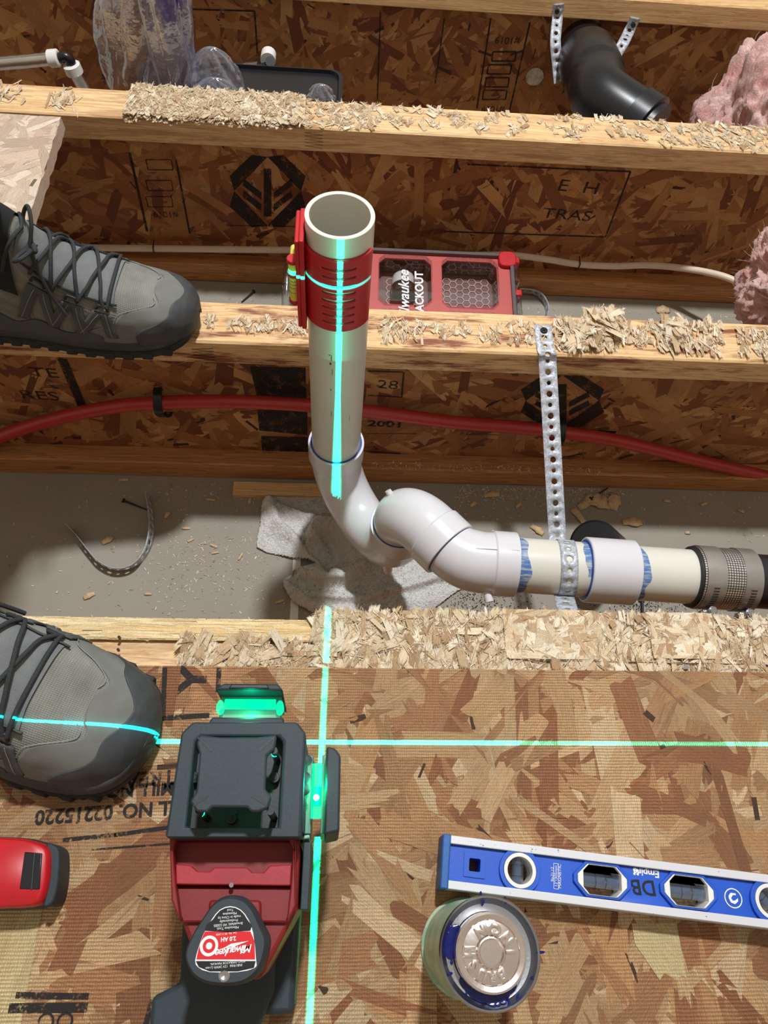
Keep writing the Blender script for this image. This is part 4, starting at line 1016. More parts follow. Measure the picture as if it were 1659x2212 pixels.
# glowing glass in the window
mb = MB(); xm = (xl_ + xr_) / 2; rings = []
mb.tube([V((xm - .0175, LY - .001, 0.1465)), V((xm + .0175, LY - .001, 0.1465))], 0.0036, 20); mb.build('glass_cone', M_lglass, las)
pl_ = bpy.data.lights.new('window_glow', 'POINT'); pl_.energy = .035; pl_.color = (0, 1, .45); pl_.shadow_soft_size = .004; plo = bpy.data.objects.new('window_glow', pl_); COL.objects.link(plo); plo.location = (xm, LY - .005, .1560)
pl_ = pl_.copy(); pl_.energy = .05; plo = bpy.data.objects.new('window_glow', pl_); COL.objects.link(plo); plo.location = (LX, .078, .1590)
for q in (-1, 1):
    mb = MB(); mb.prism(circ(xm + q * .0205, LY - .003, 0.0028, 20, 0.0050), 0.1425, 0.1475); mb.build('lens_dome', M_lglass, las, bevel=0.0012)
mb = MB(); mb.prism([(xm - .014, yf1 + .0005), (xm + .014, yf1 + .0005), (xm + .012, yo - .001), (xm - .012, yo - .001)], zp, zp + 0.002); mb.build('front_bumper', M_ldark, las, bevel=0.0008)
# side projector housing
sx0, sx1 = FO[3][0] - 0.001, at(735, 1700, zp).x
ya_, yb2 = at(700, 1803, zp).y, at(700, 1612, zp).y
g0, g1 = -0.0165, -0.0040
mb = MB(); mb.prism([(sx0, ya_ + .002), (g0, ya_ + .0005), (g0, yb2 - .002), (sx0, yb2 + .006)], 0.098, zp - 0.001); mb.build('side_housing', M_lbody, las, bevel=0.0015)
mb = MB(); mb.prism([(g1, ya_), (sx1, ya_ + .002), (sx1, yb2 - .006), (sx1 - .004, yb2 - .001), (g1, yb2)], 0.098, zp); mb.build('side_housing', M_lbody, las, bevel=0.0015)
mb = MB(); mb.box(((g0 + g1) / 2, .078, 0.104), (g1 - g0 + 0.001, .012, 0.010)); mb.build('slot_base', M_ldark, las)
for xa, xb in ((g0 - .001, LX - .0030), (LX + .0030, g1 + .001)):
    mb = MB(); mb.box(((xa + xb) / 2, (ya_ + yb2) / 2, 0.121), (xb - xa, (yb2 - ya_) * .92, 0.042)); mb.build('window_ledge', M_ledge, las, bevel=.0006)
mb = MB(); ym = (ya_ + yb2) / 2; mb.tube([V((LX, ym - 0.016, 0.1465)), V((LX, ym + .018, 0.1465))], 0.0036, 20); mb.build('glass_cone', M_lglass, las)
e_ = at(697, 1704, 0.1475); mb = MB(); mb.lathe([(0.0001, 0.0022), (0.0014, 0.0017), (0.002, 0.0), (0.0014, -0.0017), (0.0001, -0.0022)], 16, Matrix.Translation(V((LX, e_.y - .006, 0.1520)))); mb.build('beam_aperture', M_lemit, las)
mb = MB(); mb.prism([(sx0, ya_ - .0015), (LX - .0035, ya_ - .0008), (LX - .0035, ya_ + .0015), (sx0, ya_ + .001)], 0.100, 0.145); mb.build('side_lip', simple('mint_lip', (120, 150, 138), 0.35), las, bevel=0.0008)
for (a, b) in ((662, 1643), (655, 1680), (640, 1705)):
    q = at(a, b, zp - .001); mb = MB(); mb.lathe([(0.0001, 0.0009), (0.003, 0.0006), (0.0038, 0.0)], 20, Matrix.Translation(V((max(q.x, sx0 + .001), q.y, zp - .001)))); mb.build('housing_boss', M_lbody, las)
# red body behind the head
bz = 0.158
BO = pxpoly([(360, 1806), (648, 1806), (642, 1962), (618, 2010), (560, 2120), (430, 2120), (384, 1990), (369, 1945)], bz)
mb = MB(); mb.prism(BO, 0.060, bz - 0.012, top=BO); bd = mb.build('red_body', M_lred, las, bevel=0.003, seg=3)
# raised cheeks and recessed pocket
def pz(pts, z, off=Z4, sc=S3): return pxpoly(pts, z, off, sc)
mb = MB(); mb.prism(pz([(165, 215), (225, 215), (195, 330), (215, 590), (250, 870), (180, 700)], bz), bz - .016, bz); mb.build('body_cheek', M_lred, las, bevel=0.001)
mb = MB(); mb.prism(pz([(1090, 215), (1150, 215), (1150, 745), (1080, 880), (1110, 590), (1130, 310)], bz), bz - .016, bz); mb.build('body_cheek', M_lred, las, bevel=0.001)
mb = MB(); mb.prism(pz([(215, 420), (330, 432), (385, 480), (480, 480), (520, 447), (770, 447), (810, 487), (900, 487), (950, 432), (1118, 425), (1112, 590), (218, 580)], bz - .004), bz - .016, bz - 0.003); mb.build('body_step', simple('laser_red_lit', (158, 36, 46), 0.5), las, bevel=0.0008)  # lit strip of the step painted as a lighter red
mb = MB(); q = pz([(180, 595), (1125, 595), (1150, 745), (1080, 880), (265, 880), (180, 700)], bz - .008)
mb.prism(q, bz - .03, bz - .008); mb.build('body_shoulder', M_lred, las, bevel=0.0015)
mb = MB(); mb.prism(pz([(470, 700), (880, 700), (880, 900), (475, 900)], bz - .004), bz - .02, bz - .004); mb.build('battery_port', M_lred, las, bevel=0.002)
mb = MB(); A_ = at(660, 1815, bz); B_ = at(652, 1965, bz); mb.prism([(A_.x - .0015, A_.y), (A_.x + .0035, A_.y), (B_.x + .0035, B_.y), (B_.x - .0015, B_.y)], 0.075, 0.145); mb.build('side_rail', M_lbody, las, bevel=0.0006)
q = at(500, 1912, bz - .002); mb = MB(); mb.cyl(q, q + V((0, 0, .0008)), 0.0014, seg=12); mb.build('pin_screw', M_steel, las)
# battery
bt0 = 0.168
BP = pz([(640, 668), (740, 690), (820, 770), (880, 900), (925, 1010), (905, 1150), (850, 1270), (740, 1350), (590, 1370), (440, 1350), (340, 1290), (285, 1180), (290, 1080), (350, 950), (420, 840), (490, 740), (560, 685)], bt0)
def smooth(P, per=4):
    n = len(P); out = []
    for i in range(n):
        p0, p1, p2, p3 = [V((*P[(i + k) % n], 0)) for k in (-1, 0, 1, 2)]
        for k in range(per):
            t = k / per; v = 0.5 * ((2 * p1) + (p2 - p0) * t + (2 * p0 - 5 * p1 + 4 * p2 - p3) * t * t + (3 * p1 - p0 - 3 * p2 + p3) * t ** 3); out.append((v.x, v.y))
    return out
BPs = smooth(BP); tip = V((-0.008, 0.0, 0))
rings = [[V((*p, 0)) + V((0, 0, z)) for p in shrink(BPs, k)] for z, k in ((0.095, 1.04), (0.150, 1.04), (0.160, 1.02), (0.1655, 0.985), (0.168, 0.93))]
mb = MB(); mb.loft(rings); bat = mb.build('battery_pack', M_lbody, las, sharp=50)
lab = pz([(640, 752), (720, 780), (775, 850), (815, 960), (838, 1168), (370, 1168), (400, 1060), (440, 960), (500, 850), (560, 780)], 0.1683)
mb = MB(); mb.prism(smooth(pz([(640, 748), (722, 776), (780, 850), (818, 955), (842, 1172), (830, 1230), (700, 1262), (480, 1262), (390, 1225), (366, 1172), (398, 1055), (436, 955), (497, 850), (558, 776)], 0.1683), 2), 0.1675, 0.1683); mb.build('battery_label', M_labelwhite, bat)
mb = MB(); mb.prism(smooth(pz([(640, 756), (718, 782), (772, 852), (796, 940), (444, 940), (505, 852), (562, 782)], 0.1683), 2), 0.1682, 0.1685); mb.build('label_panel', M_black, bat)
mb = MB(); mb.prism(pz([(442, 946), (798, 946), (828, 1020), (834, 1163), (376, 1163), (392, 1085), (415, 1010)], 0.1683), 0.1682, 0.1685); mb.build('label_panel', M_labelred, bat)
mb = MB(); mb.prism(smooth(pz([(372, 1176), (838, 1176), (825, 1228), (700, 1256), (480, 1256), (395, 1222)], 0.1683), 1), 0.1682, 0.1685); mb.build('label_panel', M_black, bat)
def lt(mb, s, zx, zy, size, rot=184, z=0.1687, **k):
    text(mb, s, size, Matrix.Translation(at(Z4[0] + zx / S3, Z4[1] + zy / S3, z)) @ Matrix.Rotation(R(rot), 4, 'Z'), **k)
mb = MB()
lt(mb, 'Milwaukee', 670, 1092, 0.0056, 187, bold=0.0001, shear=0.35, spacing=0.85)
lt(mb, '2.0 AH', 625, 1003, 0.0030, bold=0.0001); lt(mb, 'Cat. No. 48-11-2420', 610, 963, 0.0014)
for i, s_ in enumerate(('Tool', 'Milwaukee', 'made in China by', 'Professionally', 'Brookfield, WI 53005', 'Milwaukee Tool,')): lt(mb, s_, 640 - i * 4, 778 + i * 28, 0.0019)
lt(mb, 'INR19/66  12V 24Wh Li-ion', 590, 1218, 0.0018); lt(mb, 'READ OPERATOR MANUAL', 620, 1188, 0.0016)
P = [at(Z4[0] + a / S3, Z4[1] + b / S3, 0.1687) for a, b in ((785, 1018), (640, 1052), (648, 1040), (562, 1088), (650, 1062), (645, 1074))]; mb.add([P[0], P[1], P[2], P[3], P[4], P[5]], [(0, 2, 3, 4, 5)], 0, False)
mb.build('label_lettering', M_labelwhite, bat)
c_ = at(Z4[0] + 475 / S3, Z4[1] + 1058 / S3, 0.1686)
vs, fs = plate_mesh(circ(c_.x, c_.y, 0.0052, 28), [circ(c_.x, c_.y, 0.0036, 28)], 0.0002); mb = MB(); mb.add([v + V((0, 0, 0.1687)) for v in vs], fs, 0, False); mb.prism(circ(c_.x, c_.y, 0.0018, 16), 0.1685, 0.1688); mb.build('label_seal', M_labelwhite, bat)
q = at(Z4[0] + 592 / S3, Z4[1] + 1288 / S3, 0.168); mb = MB(); mb.lathe([(0.0001, 0.0002), (0.0022, 0.0006), (0.0032, 0.0)], 18, Matrix.Translation(q)); mb.build('battery_screw', M_steel, bat)
for (a, b) in ((525, 1300), (652, 1300)):
    q = at(Z4[0] + a / S3, Z4[1] + b / S3, 0.1672); mb = MB(); mb.box(q, (0.002, 0.003, 0.001)); mb.build('battery_slot', M_ldark, bat)
for (P4) in ([(535, 740), (600, 700), (612, 735), (560, 775)], [(680, 700), (745, 735), (725, 775), (672, 735)]):
    mb = MB(); mb.prism(pz(P4, 0.166), 0.160, 0.1672); mb.build('battery_vent', M_ldark, bat)
# foot / bracket
mb = MB(); mb.prism(pxpoly([(325, 2230), (332, 2152), (392, 2122), (400, 1900), (600, 1900), (596, 2060), (592, 2140), (562, 2215), (560, 2260), (330, 2260)], 0.075), 0.062, 0.082); mb.build('bracket_foot', M_lbody, las, bevel=0.003)
mb = MB(); mb.prism([(-0.100, -0.055), (-0.022, -0.055), (-0.018, 0.10), (-0.100, 0.10)], ZS, 0.064); mb.build('bracket_base', M_lbody, las, bevel=0.004)
mb = MB(); mb.prism([(-0.092, 0.030), (-0.026, 0.030), (-0.026, 0.10), (-0.092, 0.10)], 0.062, 0.099); mb.build('neck', M_ldark, las, bevel=0.002)

# ---------------------------------------------------------------- torpedo level
M_lblue = simple('level_blue', (24, 82, 190), 0.42, var=0.06, vs=20, bstr=0.1)
M_alu = N('painted_aluminium'); _co = M_alu.coord(); _n = M_alu.noise(_co, 260, 4, 0.7)
M_alu = M_alu.fin(M_alu.mix(M_alu.ramp(_n, [(0.66, 0.0), (0.70, 1.0)]), lin((206, 206, 210)), lin((60, 60, 62))), 0.45, 0.1)
zl = 0.0435
TL, TR, BLp = at(966, 1803, zl), at(1659, 1889, zl), at(960, 1919, zl)
ex = (TR - TL).normalized(); ey = V((-ex.y, ex.x, 0)); WL = abs((BLp - TL).dot(ey)); O_ = TL - ey * WL / 2; LL = 0.305
ML = Matrix(((ex.x, ey.x, 0, O_.x), (ex.y, ey.y, 0, O_.y), (0, 0, 1, ZS), (0, 0, 0, 1)))
lv = thing('torpedo_level', 'blue torpedo spirit level with white-rimmed vials and aluminium edges, lying on its side', 'level', M=ML)
HT = zl - ZS
def loc(px, py, z=zl):
    p = ML.inverted() @ at(px, py, z); return p.x, p.y
def bl_(mb, name, mat, parent=None, **k): return mb.build(name, mat, parent or lv, world=False, **k)
for sy in (-1, 1):
    mb = MB(); mb.box((LL / 2 + .001, sy * (WL / 2 - 0.0030), HT / 2), (LL - .004, 0.0060, HT)); bl_(mb, 'edge_rail', M_alu, bevel=0.0006)
WB = WL - 0.0125
cv1 = loc(1124, 1881.5); w1 = loc(1302.5, 1905); w2 = loc(1490, 1926); sq = loc(1027, 1870); em_ = loc(1575, 1940); v2 = loc(1652, 1952)
yc_ = 0.0
def octa(cx, cy, w, h, c=0.006): 
    return [(cx - w / 2 + c, cy - h / 2), (cx + w / 2 - c, cy - h / 2), (cx + w / 2, cy - h / 2 + c), (cx + w / 2, cy + h / 2 - c), (cx + w / 2 - c, cy + h / 2), (cx - w / 2 + c, cy + h / 2), (cx - w / 2, cy + h / 2 - c), (cx - w / 2, cy - h / 2 + c)]
RO = 0.0125
holes = [circ(cv1[0], 0, RO - .001, 28), octa(w1[0], 0, 0.036, 0.026, .007), octa(w2[0], 0, 0.036, 0.026, .007), rrect(sq[0], 0, 0.0085, 0.009, 0.001), circ(v2[0] + .006, 0, RO - .001, 28)]
vs, fs = plate_mesh([(0.002, -WB / 2), (LL - .002, -WB / 2), (LL - .002, WB / 2), (0.002, WB / 2)], holes, HT - 0.008)
mb = MB(); mb.add([v + V((0, 0, HT / 2)) for v in vs], fs, 0, False); body = bl_(mb, 'level_body', M_lblue, bevel=0.0004)
def ringp(outer, inner, z0, z1, name, mat, par=None, bev=0.0006):
    vs, fs = plate_mesh(outer, [inner], z1 - z0); m = MB(); m.add([v + V((0, 0, (z0 + z1) / 2)) for v in vs], fs, 0, False); return bl_(m, name, mat, par, bevel=bev)
for c in (cv1[0], v2[0] + .006):
    ringp(circ(c, 0, RO + .0035, 36), circ(c, 0, RO + .0002, 36), HT - .006, HT - .001, 'vial_bezel', M_lblue); ringp(circ(c, 0, RO, 36), circ(c, 0, RO - .0028, 36), 0.004, HT - .0006, 'vial_rim', M_white)
for c in (w1[0], w2[0]):
    ringp(octa(c, 0, .045, WB - .0005, 0.0095), octa(c, 0, .0388, WB - .0032, 0.0082), HT - .006, HT - .001, 'vial_bezel', M_lblue); ringp(octa(c, 0, .0385, WB - .0035, 0.008), octa(c, 0, .0295, .0205, 0.0045), 0.004, HT - .0006, 'vial_rim', M_white)
ringp(rrect(sq[0], 0, .017, .0175, .001), rrect(sq[0], 0, .0087, .0092, .001), HT - .0065, HT - .003, 'hole_bezel', M_lblue)
mb = MB(); mb.box((0.0, 0, HT / 2), (0.0065, WL + .001, HT + .001)); bl_(mb, 'end_cap', simple('end_cap_blue', (32, 92, 160), 0.5), bevel=0.0012)
M_vial = clear_mat('vial_acrylic', (0.72, 0.80, 0.90), 0.5, 0.10, 0.04)
M_fluid = simple('pale_blue_fluid', (120, 140, 160), 0.1, var=0.04, bstr=0, Alpha=0.45)
for (c, dx, dy, l, r) in ((cv1[0], 0, 1, .020, .0045), (w1[0], 1, 0, .031, .0052), (w2[0], 1, 0, .031, .0052), (v2[0] + .006, .7, -.7, .020, .0045)):
    d = V((dx, dy, 0)).normalized(); mb = MB(); m_ = V((c, 0, HT * .6)); mb.cyl(m_ - d * l / 2, m_ + d * l / 2, r, seg=24); vv = bl_(mb, 'spirit_vial', M_vial)
    mb = MB(); mb.cyl(m_ - d * l * .48, m_ + d * l * .48, r * .7, seg=20); bl_(mb, 'vial_fluid', M_fluid, vv)
    mb = MB(); rr = [(0.0001, -r * .9), (r * .38, -r * .5), (r * .45, 0), (r * .38, r * .5), (0.0001, r * .9)]; mb.lathe(rr, 16, Matrix.Translation(m_ + d * .004 + V((0, 0, r * .3)))); bl_(mb, 'air_bubble', M_clear, vv)
    for q in (-.004, .004):
        mb = MB(); mb.cyl(m_ + d * q, m_ + d * (q + .0004), r * 1.02, seg=20, caps=(False, False)); bl_(mb, 'vial_line', M_blackm, vv)
def ltx(mb, s, px, py, size, rot, **k):
    x, y = loc(px, py); text(mb, s, size, Matrix.Translation(V((x, y, HT - .0037))) @ Matrix.Rotation(R(rot), 4, 'Z'), **k)
pl3 = lambda: bl_(mb, 'printed_lettering', M_labelwhite, body)
mb = MB(); ltx(mb, 'Empire', 1400, 1884, 0.0072, 180, bold=0.0002); x, y = loc(1376, 1880)
for q in ((-.0012, .0012), (.0012, .0012), (-.0012, -.0012), (.0012, -.0012)): mb.prism(circ(x + q[0] * 1.1 + .0005, y + q[1] * 1.1 - .001, .0010, 10), HT - .0038, HT - .0036)
pl3(); mb = MB()
ltx(mb, '9in31.12', 1196, 1888, 0.0030, 90); ltx(mb, 'MAGNETIC', 1212, 1892, 0.0034, 90)
x, y = loc(1204, 1892); vs, fs = plate_mesh(rrect(x, y, .0040, .018, .0003), [rrect(x, y, .0034, .0174, .0003)], 0.0001); mb.add([v + V((0, 0, HT - .0037)) for v in vs], fs, 0, False); ltx(mb, '12"/305mm', 1204, 1892, 0.0032, 90); pl3(); mb = MB()
x, y = loc(1589, 1940); vs, fs = plate_mesh(circ(x, y, .0070, 28), [circ(x, y, .0062, 28)], 0.0001); mb.add([v + V((0, 0, HT - .0037)) for v in vs], fs, 0, False)
vs, fs = plate_mesh([(x + a * .0045, y + b * .0045) for a, b in ((-.8, -.1), (-.5, -.7), (.2, -.9), (.8, -.4), (.8, .1), (.3, -.3), (-.1, -.4), (-.4, 0), (.0, .5), (.5, .5), (.5, .8), (-.4, .8), (-.8, .3))], [], 0.0001); mb.add([v + V((0, 0, HT - .0037)) for v in vs], fs, 0, False)
bl_(mb, 'printed_lettering', M_labelwhite, body)
mb = MB(); ltx(mb, 'DB', 1392, 1915, 0.0150, 183, shear=-0.1, bold=0.0002); bl_(mb, 'marker_writing', M_black, body)

# ---------------------------------------------------------------- primer can
zc_ = 0.117; cn = at(1071, 2052, zc_); cn = V((0.1045, -0.0185, 0))
can = thing('primer_can', 'small metal primer can with embossed lid and dark blue drips, touching the level', 'can', (cn.x, cn.y, ZS))
Mc = Matrix.Translation(V((cn.x, cn.y, 0)))
s = N('can_paper'); co = s.coord('Object'); n1 = s.noise(co, 60, 3)
M_canl = s.fin(s.mix(s.ramp(n1, [(0.5, 0.0), (0.53, 1.0)]), lin((150, 186, 158)), lin((176, 196, 172))), 0.4)
Rc = 0.0325
mb = MB(); mb.lathe([(0.001, ZS + .0006), (Rc - .001, ZS + .0006), (Rc + .0012, ZS), (Rc + .0014, ZS + .002), (Rc - .0004, ZS + .004), (Rc - .0004, zc_ - .006)], 72, Mc); mb.build('can_shell', M_canl, can)
mb = MB(); mb.lathe([(Rc - .0004, zc_ - .006), (Rc + .0004, zc_ - .003), (Rc + .0006, zc_ - .0008), (Rc - .0002, zc_ + .0002), (Rc - .0012, zc_ - .0006), (Rc - .0018, zc_ - .003), (Rc - .0045, zc_ - .0062), (0.024, zc_ - .0068), (0.0235, zc_ - .0068)], 72, Mc); mb.build('can_rim', M_tinr, can)
mb = MB(); mb.lathe([(0.0225, zc_ - .0068), (0.0232, zc_ - .0040), (0.0232, zc_ + .0025), (0.0228, zc_ + .0040), (0.0215, zc_ + .0046), (0.0188, zc_ + .0040), (0.0180, zc_ + .0028), (0.0172, zc_ + .0030), (0.0098, zc_ + .0034), (0.0088, zc_ + .0050), (0.0080, zc_ + .0052), (0.0070, zc_ + .0040), (0.0001, zc_ + .0040)], 72, Mc); lid = mb.build('screw_cap', M_chrome, can)
mb = MB()
def put(ch, pos_deg, inward, r=0.0135, size=0.0085):
    a = R(pos_deg); x, y = r * math.cos(a), r * math.sin(a); rot = math.degrees(a) + (90 if inward else -90)
    text(mb, ch, size, Mc @ Matrix.Translation(V((x, y, zc_ + .0032))) @ Matrix.Rotation(R(rot), 4, 'Z'), extrude=0.0014, bev=0.0003, bold=0.0004)
for ch, (zx, zy) in zip('BRUSH', ((1050, 1100), (930, 1150), (795, 1100), (705, 975), (672, 840))): put(ch, math.degrees(math.atan2(-(zy - 850), zx - 925)), False)
for ch, (zx, zy) in zip('INCAN', ((1150, 845), (1110, 725), (1010, 605), (905, 570), (800, 600))): put(ch, math.degrees(math.atan2(-(zy - 850), zx - 925)), True)
mb.build('embossed_lettering', M_chrome, lid)
M_drip = simple('dark_blue_primer', (12, 22, 92), 0.18, var=0.4, vs=90, bstr=0.05)
# pool of primer in the well
def pool(a0, a1, ra, rb2, name, z=zc_ - .0058):
    mb = MB(); 
    def fn(u, v):
        a = R(a0 + (a1 - a0) * u); e = math.sin(math.pi * u) ** .4; ro = ra + (rb2 - ra) * v * e * (0.85 + 0.3 * noise.noise(V((u * 9, ra * 50, a0)))); return Mc @ V((ro * math.cos(a), ro * math.sin(a), z + .0004 * math.sin(math.pi * v) + max(0, ro - .028) * 0.75))
    mb.grid(fn, 40, 5); mb.build(name, M_drip, can)
pool(140, 190, .0228, .0318, 'primer_pool'); pool(215, 318, .0228, .0292, 'primer_pool', zc_ - .0055); pool(255, 300, .0228, .0308, 'primer_pool', zc_ - .0052)
for (zx, zy, L_, rot) in ((990, 335, .005, 92), (750, 360, .005, 60), (1380, 918, .006, 4), (1300, 1200, .004, 15), (400, 1030, .003, 90), (385, 1158, .003, 10), (570, 1370, .003, 60), (1130, 1430, .006, 70), (1035, 1500, .006, 90), (710, 270, .004, 80), (1335, 790, .002, 20)):
    q = at(900 + zx / 5.184, 1880 + zy / 5.184, zc_ - .003); rr = math.hypot(q.x - cn.x, q.y - cn.y); zz = zc_ - .0064 + max(0, rr - .0275) * 0.75
    m = Matrix.Translation(V((q.x, q.y, zz + .0008))) @ Matrix.Rotation(R(rot), 4, 'Z'); mb = MB()
    mb.prism(circ(0, 0, L_ / 2, 14, .0009), 0, .0005, m); mb.build('primer_drip', M_drip, can, bevel=0.0002)

# ---------------------------------------------------------------- tape measure
zt_ = 0.052
tm_ = thing('tape_measure', 'red tape measure with black bumper and steel hook at the left edge', 'tape measure', tuple(at(40, 1885, ZS)))
TP = smooth([(lambda p: (p.x, p.y))(at(a, b, zt_)) for a, b in ((-90, 1808), (20, 1808), (70, 1815), (103, 1832), (106, 1875), (98, 1925), (78, 1955), (10, 1962), (-90, 1962), (-130, 1930), (-130, 1840))], 3)
mb = MB(); mb.loft([[V((x, y, z)) for x, y in shrink(TP, k)] for z, k in ((ZS, .93), (ZS + .003, .99), (ZS + .012, 1.0), (zt_ - .008, 1.0), (zt_ - .002, .965), (zt_, .90))]); mb.build('tape_case', M_red, tm_, sharp=60)
mb = MB(); mb.loft([[V((x, y, z)) for x, y in shrink(TP, k)] for z, k in ((ZS + .0005, .94), (ZS + .004, 1.03), (zt_ - .016, 1.045), (zt_ - .013, 1.0))]); mb.build('rubber_band', M_lbody, tm_, sharp=60)
bp = [(lambda p: (p.x, p.y))(at(a, b, zt_ - .006)) for a, b in ((98, 1822), (118, 1826), (128, 1842), (126, 1900), (114, 1950), (92, 1958), (100, 1925), (107, 1875))]
mb = MB(); mb.prism(smooth(bp, 2), ZS + .001, zt_ - .006); mb.build('front_bumper', M_lbody, tm_, bevel=0.0015)
mb = MB(); mb.prism([(lambda p: (p.x, p.y))(at(a, b, zt_)) for a, b in ((53, 1840), (92, 1843), (86, 1922), (42, 1921))], zt_ - .004, zt_ + .0006); lb_ = mb.build('lock_button', M_black, tm_, bevel=0.0008)
mb = MB(); a, b = at(75, 1842, zt_ + .0008), at(68, 1921, zt_ + .0008); mb.tube([a, b], 0.0006, 8); mb.build('button_ridge', M_lbody, lb_)
hk = at(128, 1880, 0.034); mb = MB()
mb.box(hk + V((0.001, 0, 0)), (0.0009, 0.020, 0.016)); mb.box(hk + V((-0.003, 0.003, .006)), (0.010, 0.013, 0.0007)); mb.build('steel_hook', M_steel, tm_, bevel=0.0003)

# ---------------------------------------------------------------- red tool case
def case():
    top_b = V((0, 0.966, -0.200)); tilt = R(8.5)
    xL, xR = at(628, 560, -0.2).x, at(1104, 560, -0.2).x
    xL, xR = atY(648, 560, 0.966).x, atY(1108, 565, 0.966).x
    ex = V((1, 0, 0)); ey = V((0, math.cos(tilt), math.sin(tilt))); ez = ex.cross(ey)
    H = 0.075; Wd = xR - xL; Dp = 0.245; o = V(((xL + xR) / 2, 0.972, -0.186)) - ez * H - ey * Dp / 2
    M = Matrix(((ex.x, ey.x, ez.x, o.x), (ex.y, ey.y, ez.y, o.y), (ex.z, ey.z, ez.z, o.z), (0, 0, 0, 1)))
    c = thing('parts_organizer', 'red and clear parts case with hexagon-patterned bins, leaning behind the upright pipe', 'case', M=M)
    b = lambda mb, n, m, p=None, **k: mb.build(n, m, p or c, world=False, **k)
    M_smoke = simple('dark_case_plastic', (58, 50, 52), 0.4); M_salmon = simple('red_gasket', (184, 76, 70), 0.45, var=0.05)
    mb = MB(); mb.prism(rrect(0, 0, Wd - .008, Dp - .004, .016), 0, H * .35); b(mb, 'case_tray', M_smoke, bevel=0.002)
    bx = [(-Wd / 2 + .088, Wd * .0 + 0)]
    # bins: three columns, two rows (back row visible)
    colx = [-Wd * .33 + 0.0, 0.004, Wd * .275]
    bw = [Wd * .24, Wd * .27, Wd * .30]
    colx = []; 
    def lx(px): return (M.inverted() @ atY(px, 600, 0.90)).x
    cols_ = [(lx(650), lx(790)), (lx(812), lx(944)), (lx(952), lx(1092))]
    rows_ = [(Dp / 2 - .012 - .098, Dp / 2 - .012), (-Dp / 2 + .012, Dp / 2 - .012 - .106)]
    outer = rrect(0, 0, Wd - .012, Dp - .010, .014); holes = []; binz = []
    for (xa, xb) in cols_:
        for (ya, yb) in rows_:
            cx, cy, w, h = (xa + xb) / 2, (ya + yb) / 2, xb - xa - .012, yb - ya - .008
            holes.append(octa(cx, cy, w, h, .010)); binz.append((cx, cy, w, h))
    vs, fs = plate_mesh(outer, holes, .004); mb = MB(); mb.add([v + V((0, 0, H - .012)) for v in vs], fs, 0, False); b(mb, 'gasket_frame', M_salmon)
    mb = MB(); q = rrect(0, 0, Wd, Dp, .018, 6); q2 = rrect(0, 0, Wd - .016, Dp - .014, .013, 6)
    mb.loft([[V((x, y, z)) for x, y in p] for p, z in ((q, H * .35), (q, H - .008), (shrink(q, .985), H - .003), (q2, H - .003), (q2, H - .012))], (False, False)); b(mb, 'lid_rim', simple('smoked_rim', (92, 84, 86), 0.3), bevel=0.0)
    # hexagon grid pattern floors + bins
    M_bin = simple('bin_floor', (122, 84, 80), 0.5); M_hex = simple('hex_ridge', (214, 190, 184), 0.4)
    for i, (cx, cy, w, h) in enumerate(binz):
        bo = MB(); bo.prism(rrect(cx, cy, w, h, .008), H * .35, H * .35 + .002); bn = b(bo, 'bin_floor', M_bin)
        hx = MB(); a_ = .0072; nx, ny = int(w / (a_ * 1.5)) + 1, int(h / (a_ * 1.732)) + 1
        for ix in range(-nx // 2, nx // 2 + 1):
            for iy in range(-ny // 2, ny // 2 + 1):
                hxx = ix * a_ * 1.5; hyy = (iy + (.5 if ix % 2 else 0)) * a_ * 1.732
                if abs(hxx) > w / 2 - a_ * 1.6 or abs(hyy) > h / 2 - a_ * 1.4: continue
                P_ = [(cx + hxx + a_ * math.cos(R(60 * k)), cy + hyy + a_ * math.sin(R(60 * k))) for k in range(6)]
                for k in range(6):
                    p, q_ = P_[k], P_[(k + 1) % 6]; d = V((q_[0] - p[0], q_[1] - p[1], 0)).normalized(); n_ = V((-d.y, d.x, 0)) * .0006
                    z_ = H * .35 + .0035; hx.add([V((*p, z_)) - n_, V((*q_, z_)) - n_, V((*q_, z_)) + n_, V((*p, z_)) + n_], [(0, 1, 2, 3)], 0, False)
        b(hx, 'hex_pattern', M_hex, bn)
        wl = MB(); q = octa(cx, cy, w + .002, h + .002, .010); q2 = octa(cx, cy, w - .004, h - .004, .009)
        wl.loft([[V((x, y, z)) for x, y in p] for p, z in ((q2, H * .36), (q, H - .012), (q, H - .001), (octa(cx, cy, w - .006, h - .006, .010), H - .001))], (False, False), smooth=False); b(wl, 'bin_wall', M_pane)
        gl = MB(); gl.prism(octa(cx, cy, w, h, .010), H - .0015, H - .0005); b(gl, 'clear_window', M_pane)
        mb = MB(); x2, y2 = cx + w / 2, cy + h / 2; 
        mb.tube([V((x2 - w * .55, y2 - .006, H)), V((x2 - w * .45, y2 - .018, H)), V((x2 - .006, y2 - .018, H)), V((x2 - .006, y2 - .006, H))], .0007, 6); b(mb, 'window_ridge', M_clear)
    # side latches
    for sx in (-1, 1):
        for yy in (.085, .02, -.06):
            mb = MB(); mb.box((sx * (Wd / 2 + .003), yy, H * .7), (.010, .038, H * .5)); b(mb, 'clear_latch', M_clear, bevel=.004)
            mb = MB(); mb.box((sx * (Wd / 2 + .004), yy + .028, H * .75), (.012, .012, H * .3)); b(mb, 'red_hinge', M_red, bevel=.002)
    mb = MB(); mb.prism(rrect(Wd / 2 - .012, Dp / 2 - .012, .030, .030, .010), H * .3, H - .002); b(mb, 'red_corner', M_red, bevel=.002)
    mb = MB(); mb.prism(rrect(-Wd / 2 + .012, Dp / 2 - .012, .030, .030, .010), H * .3, H - .002); b(mb, 'red_corner', M_red, bevel=.002)
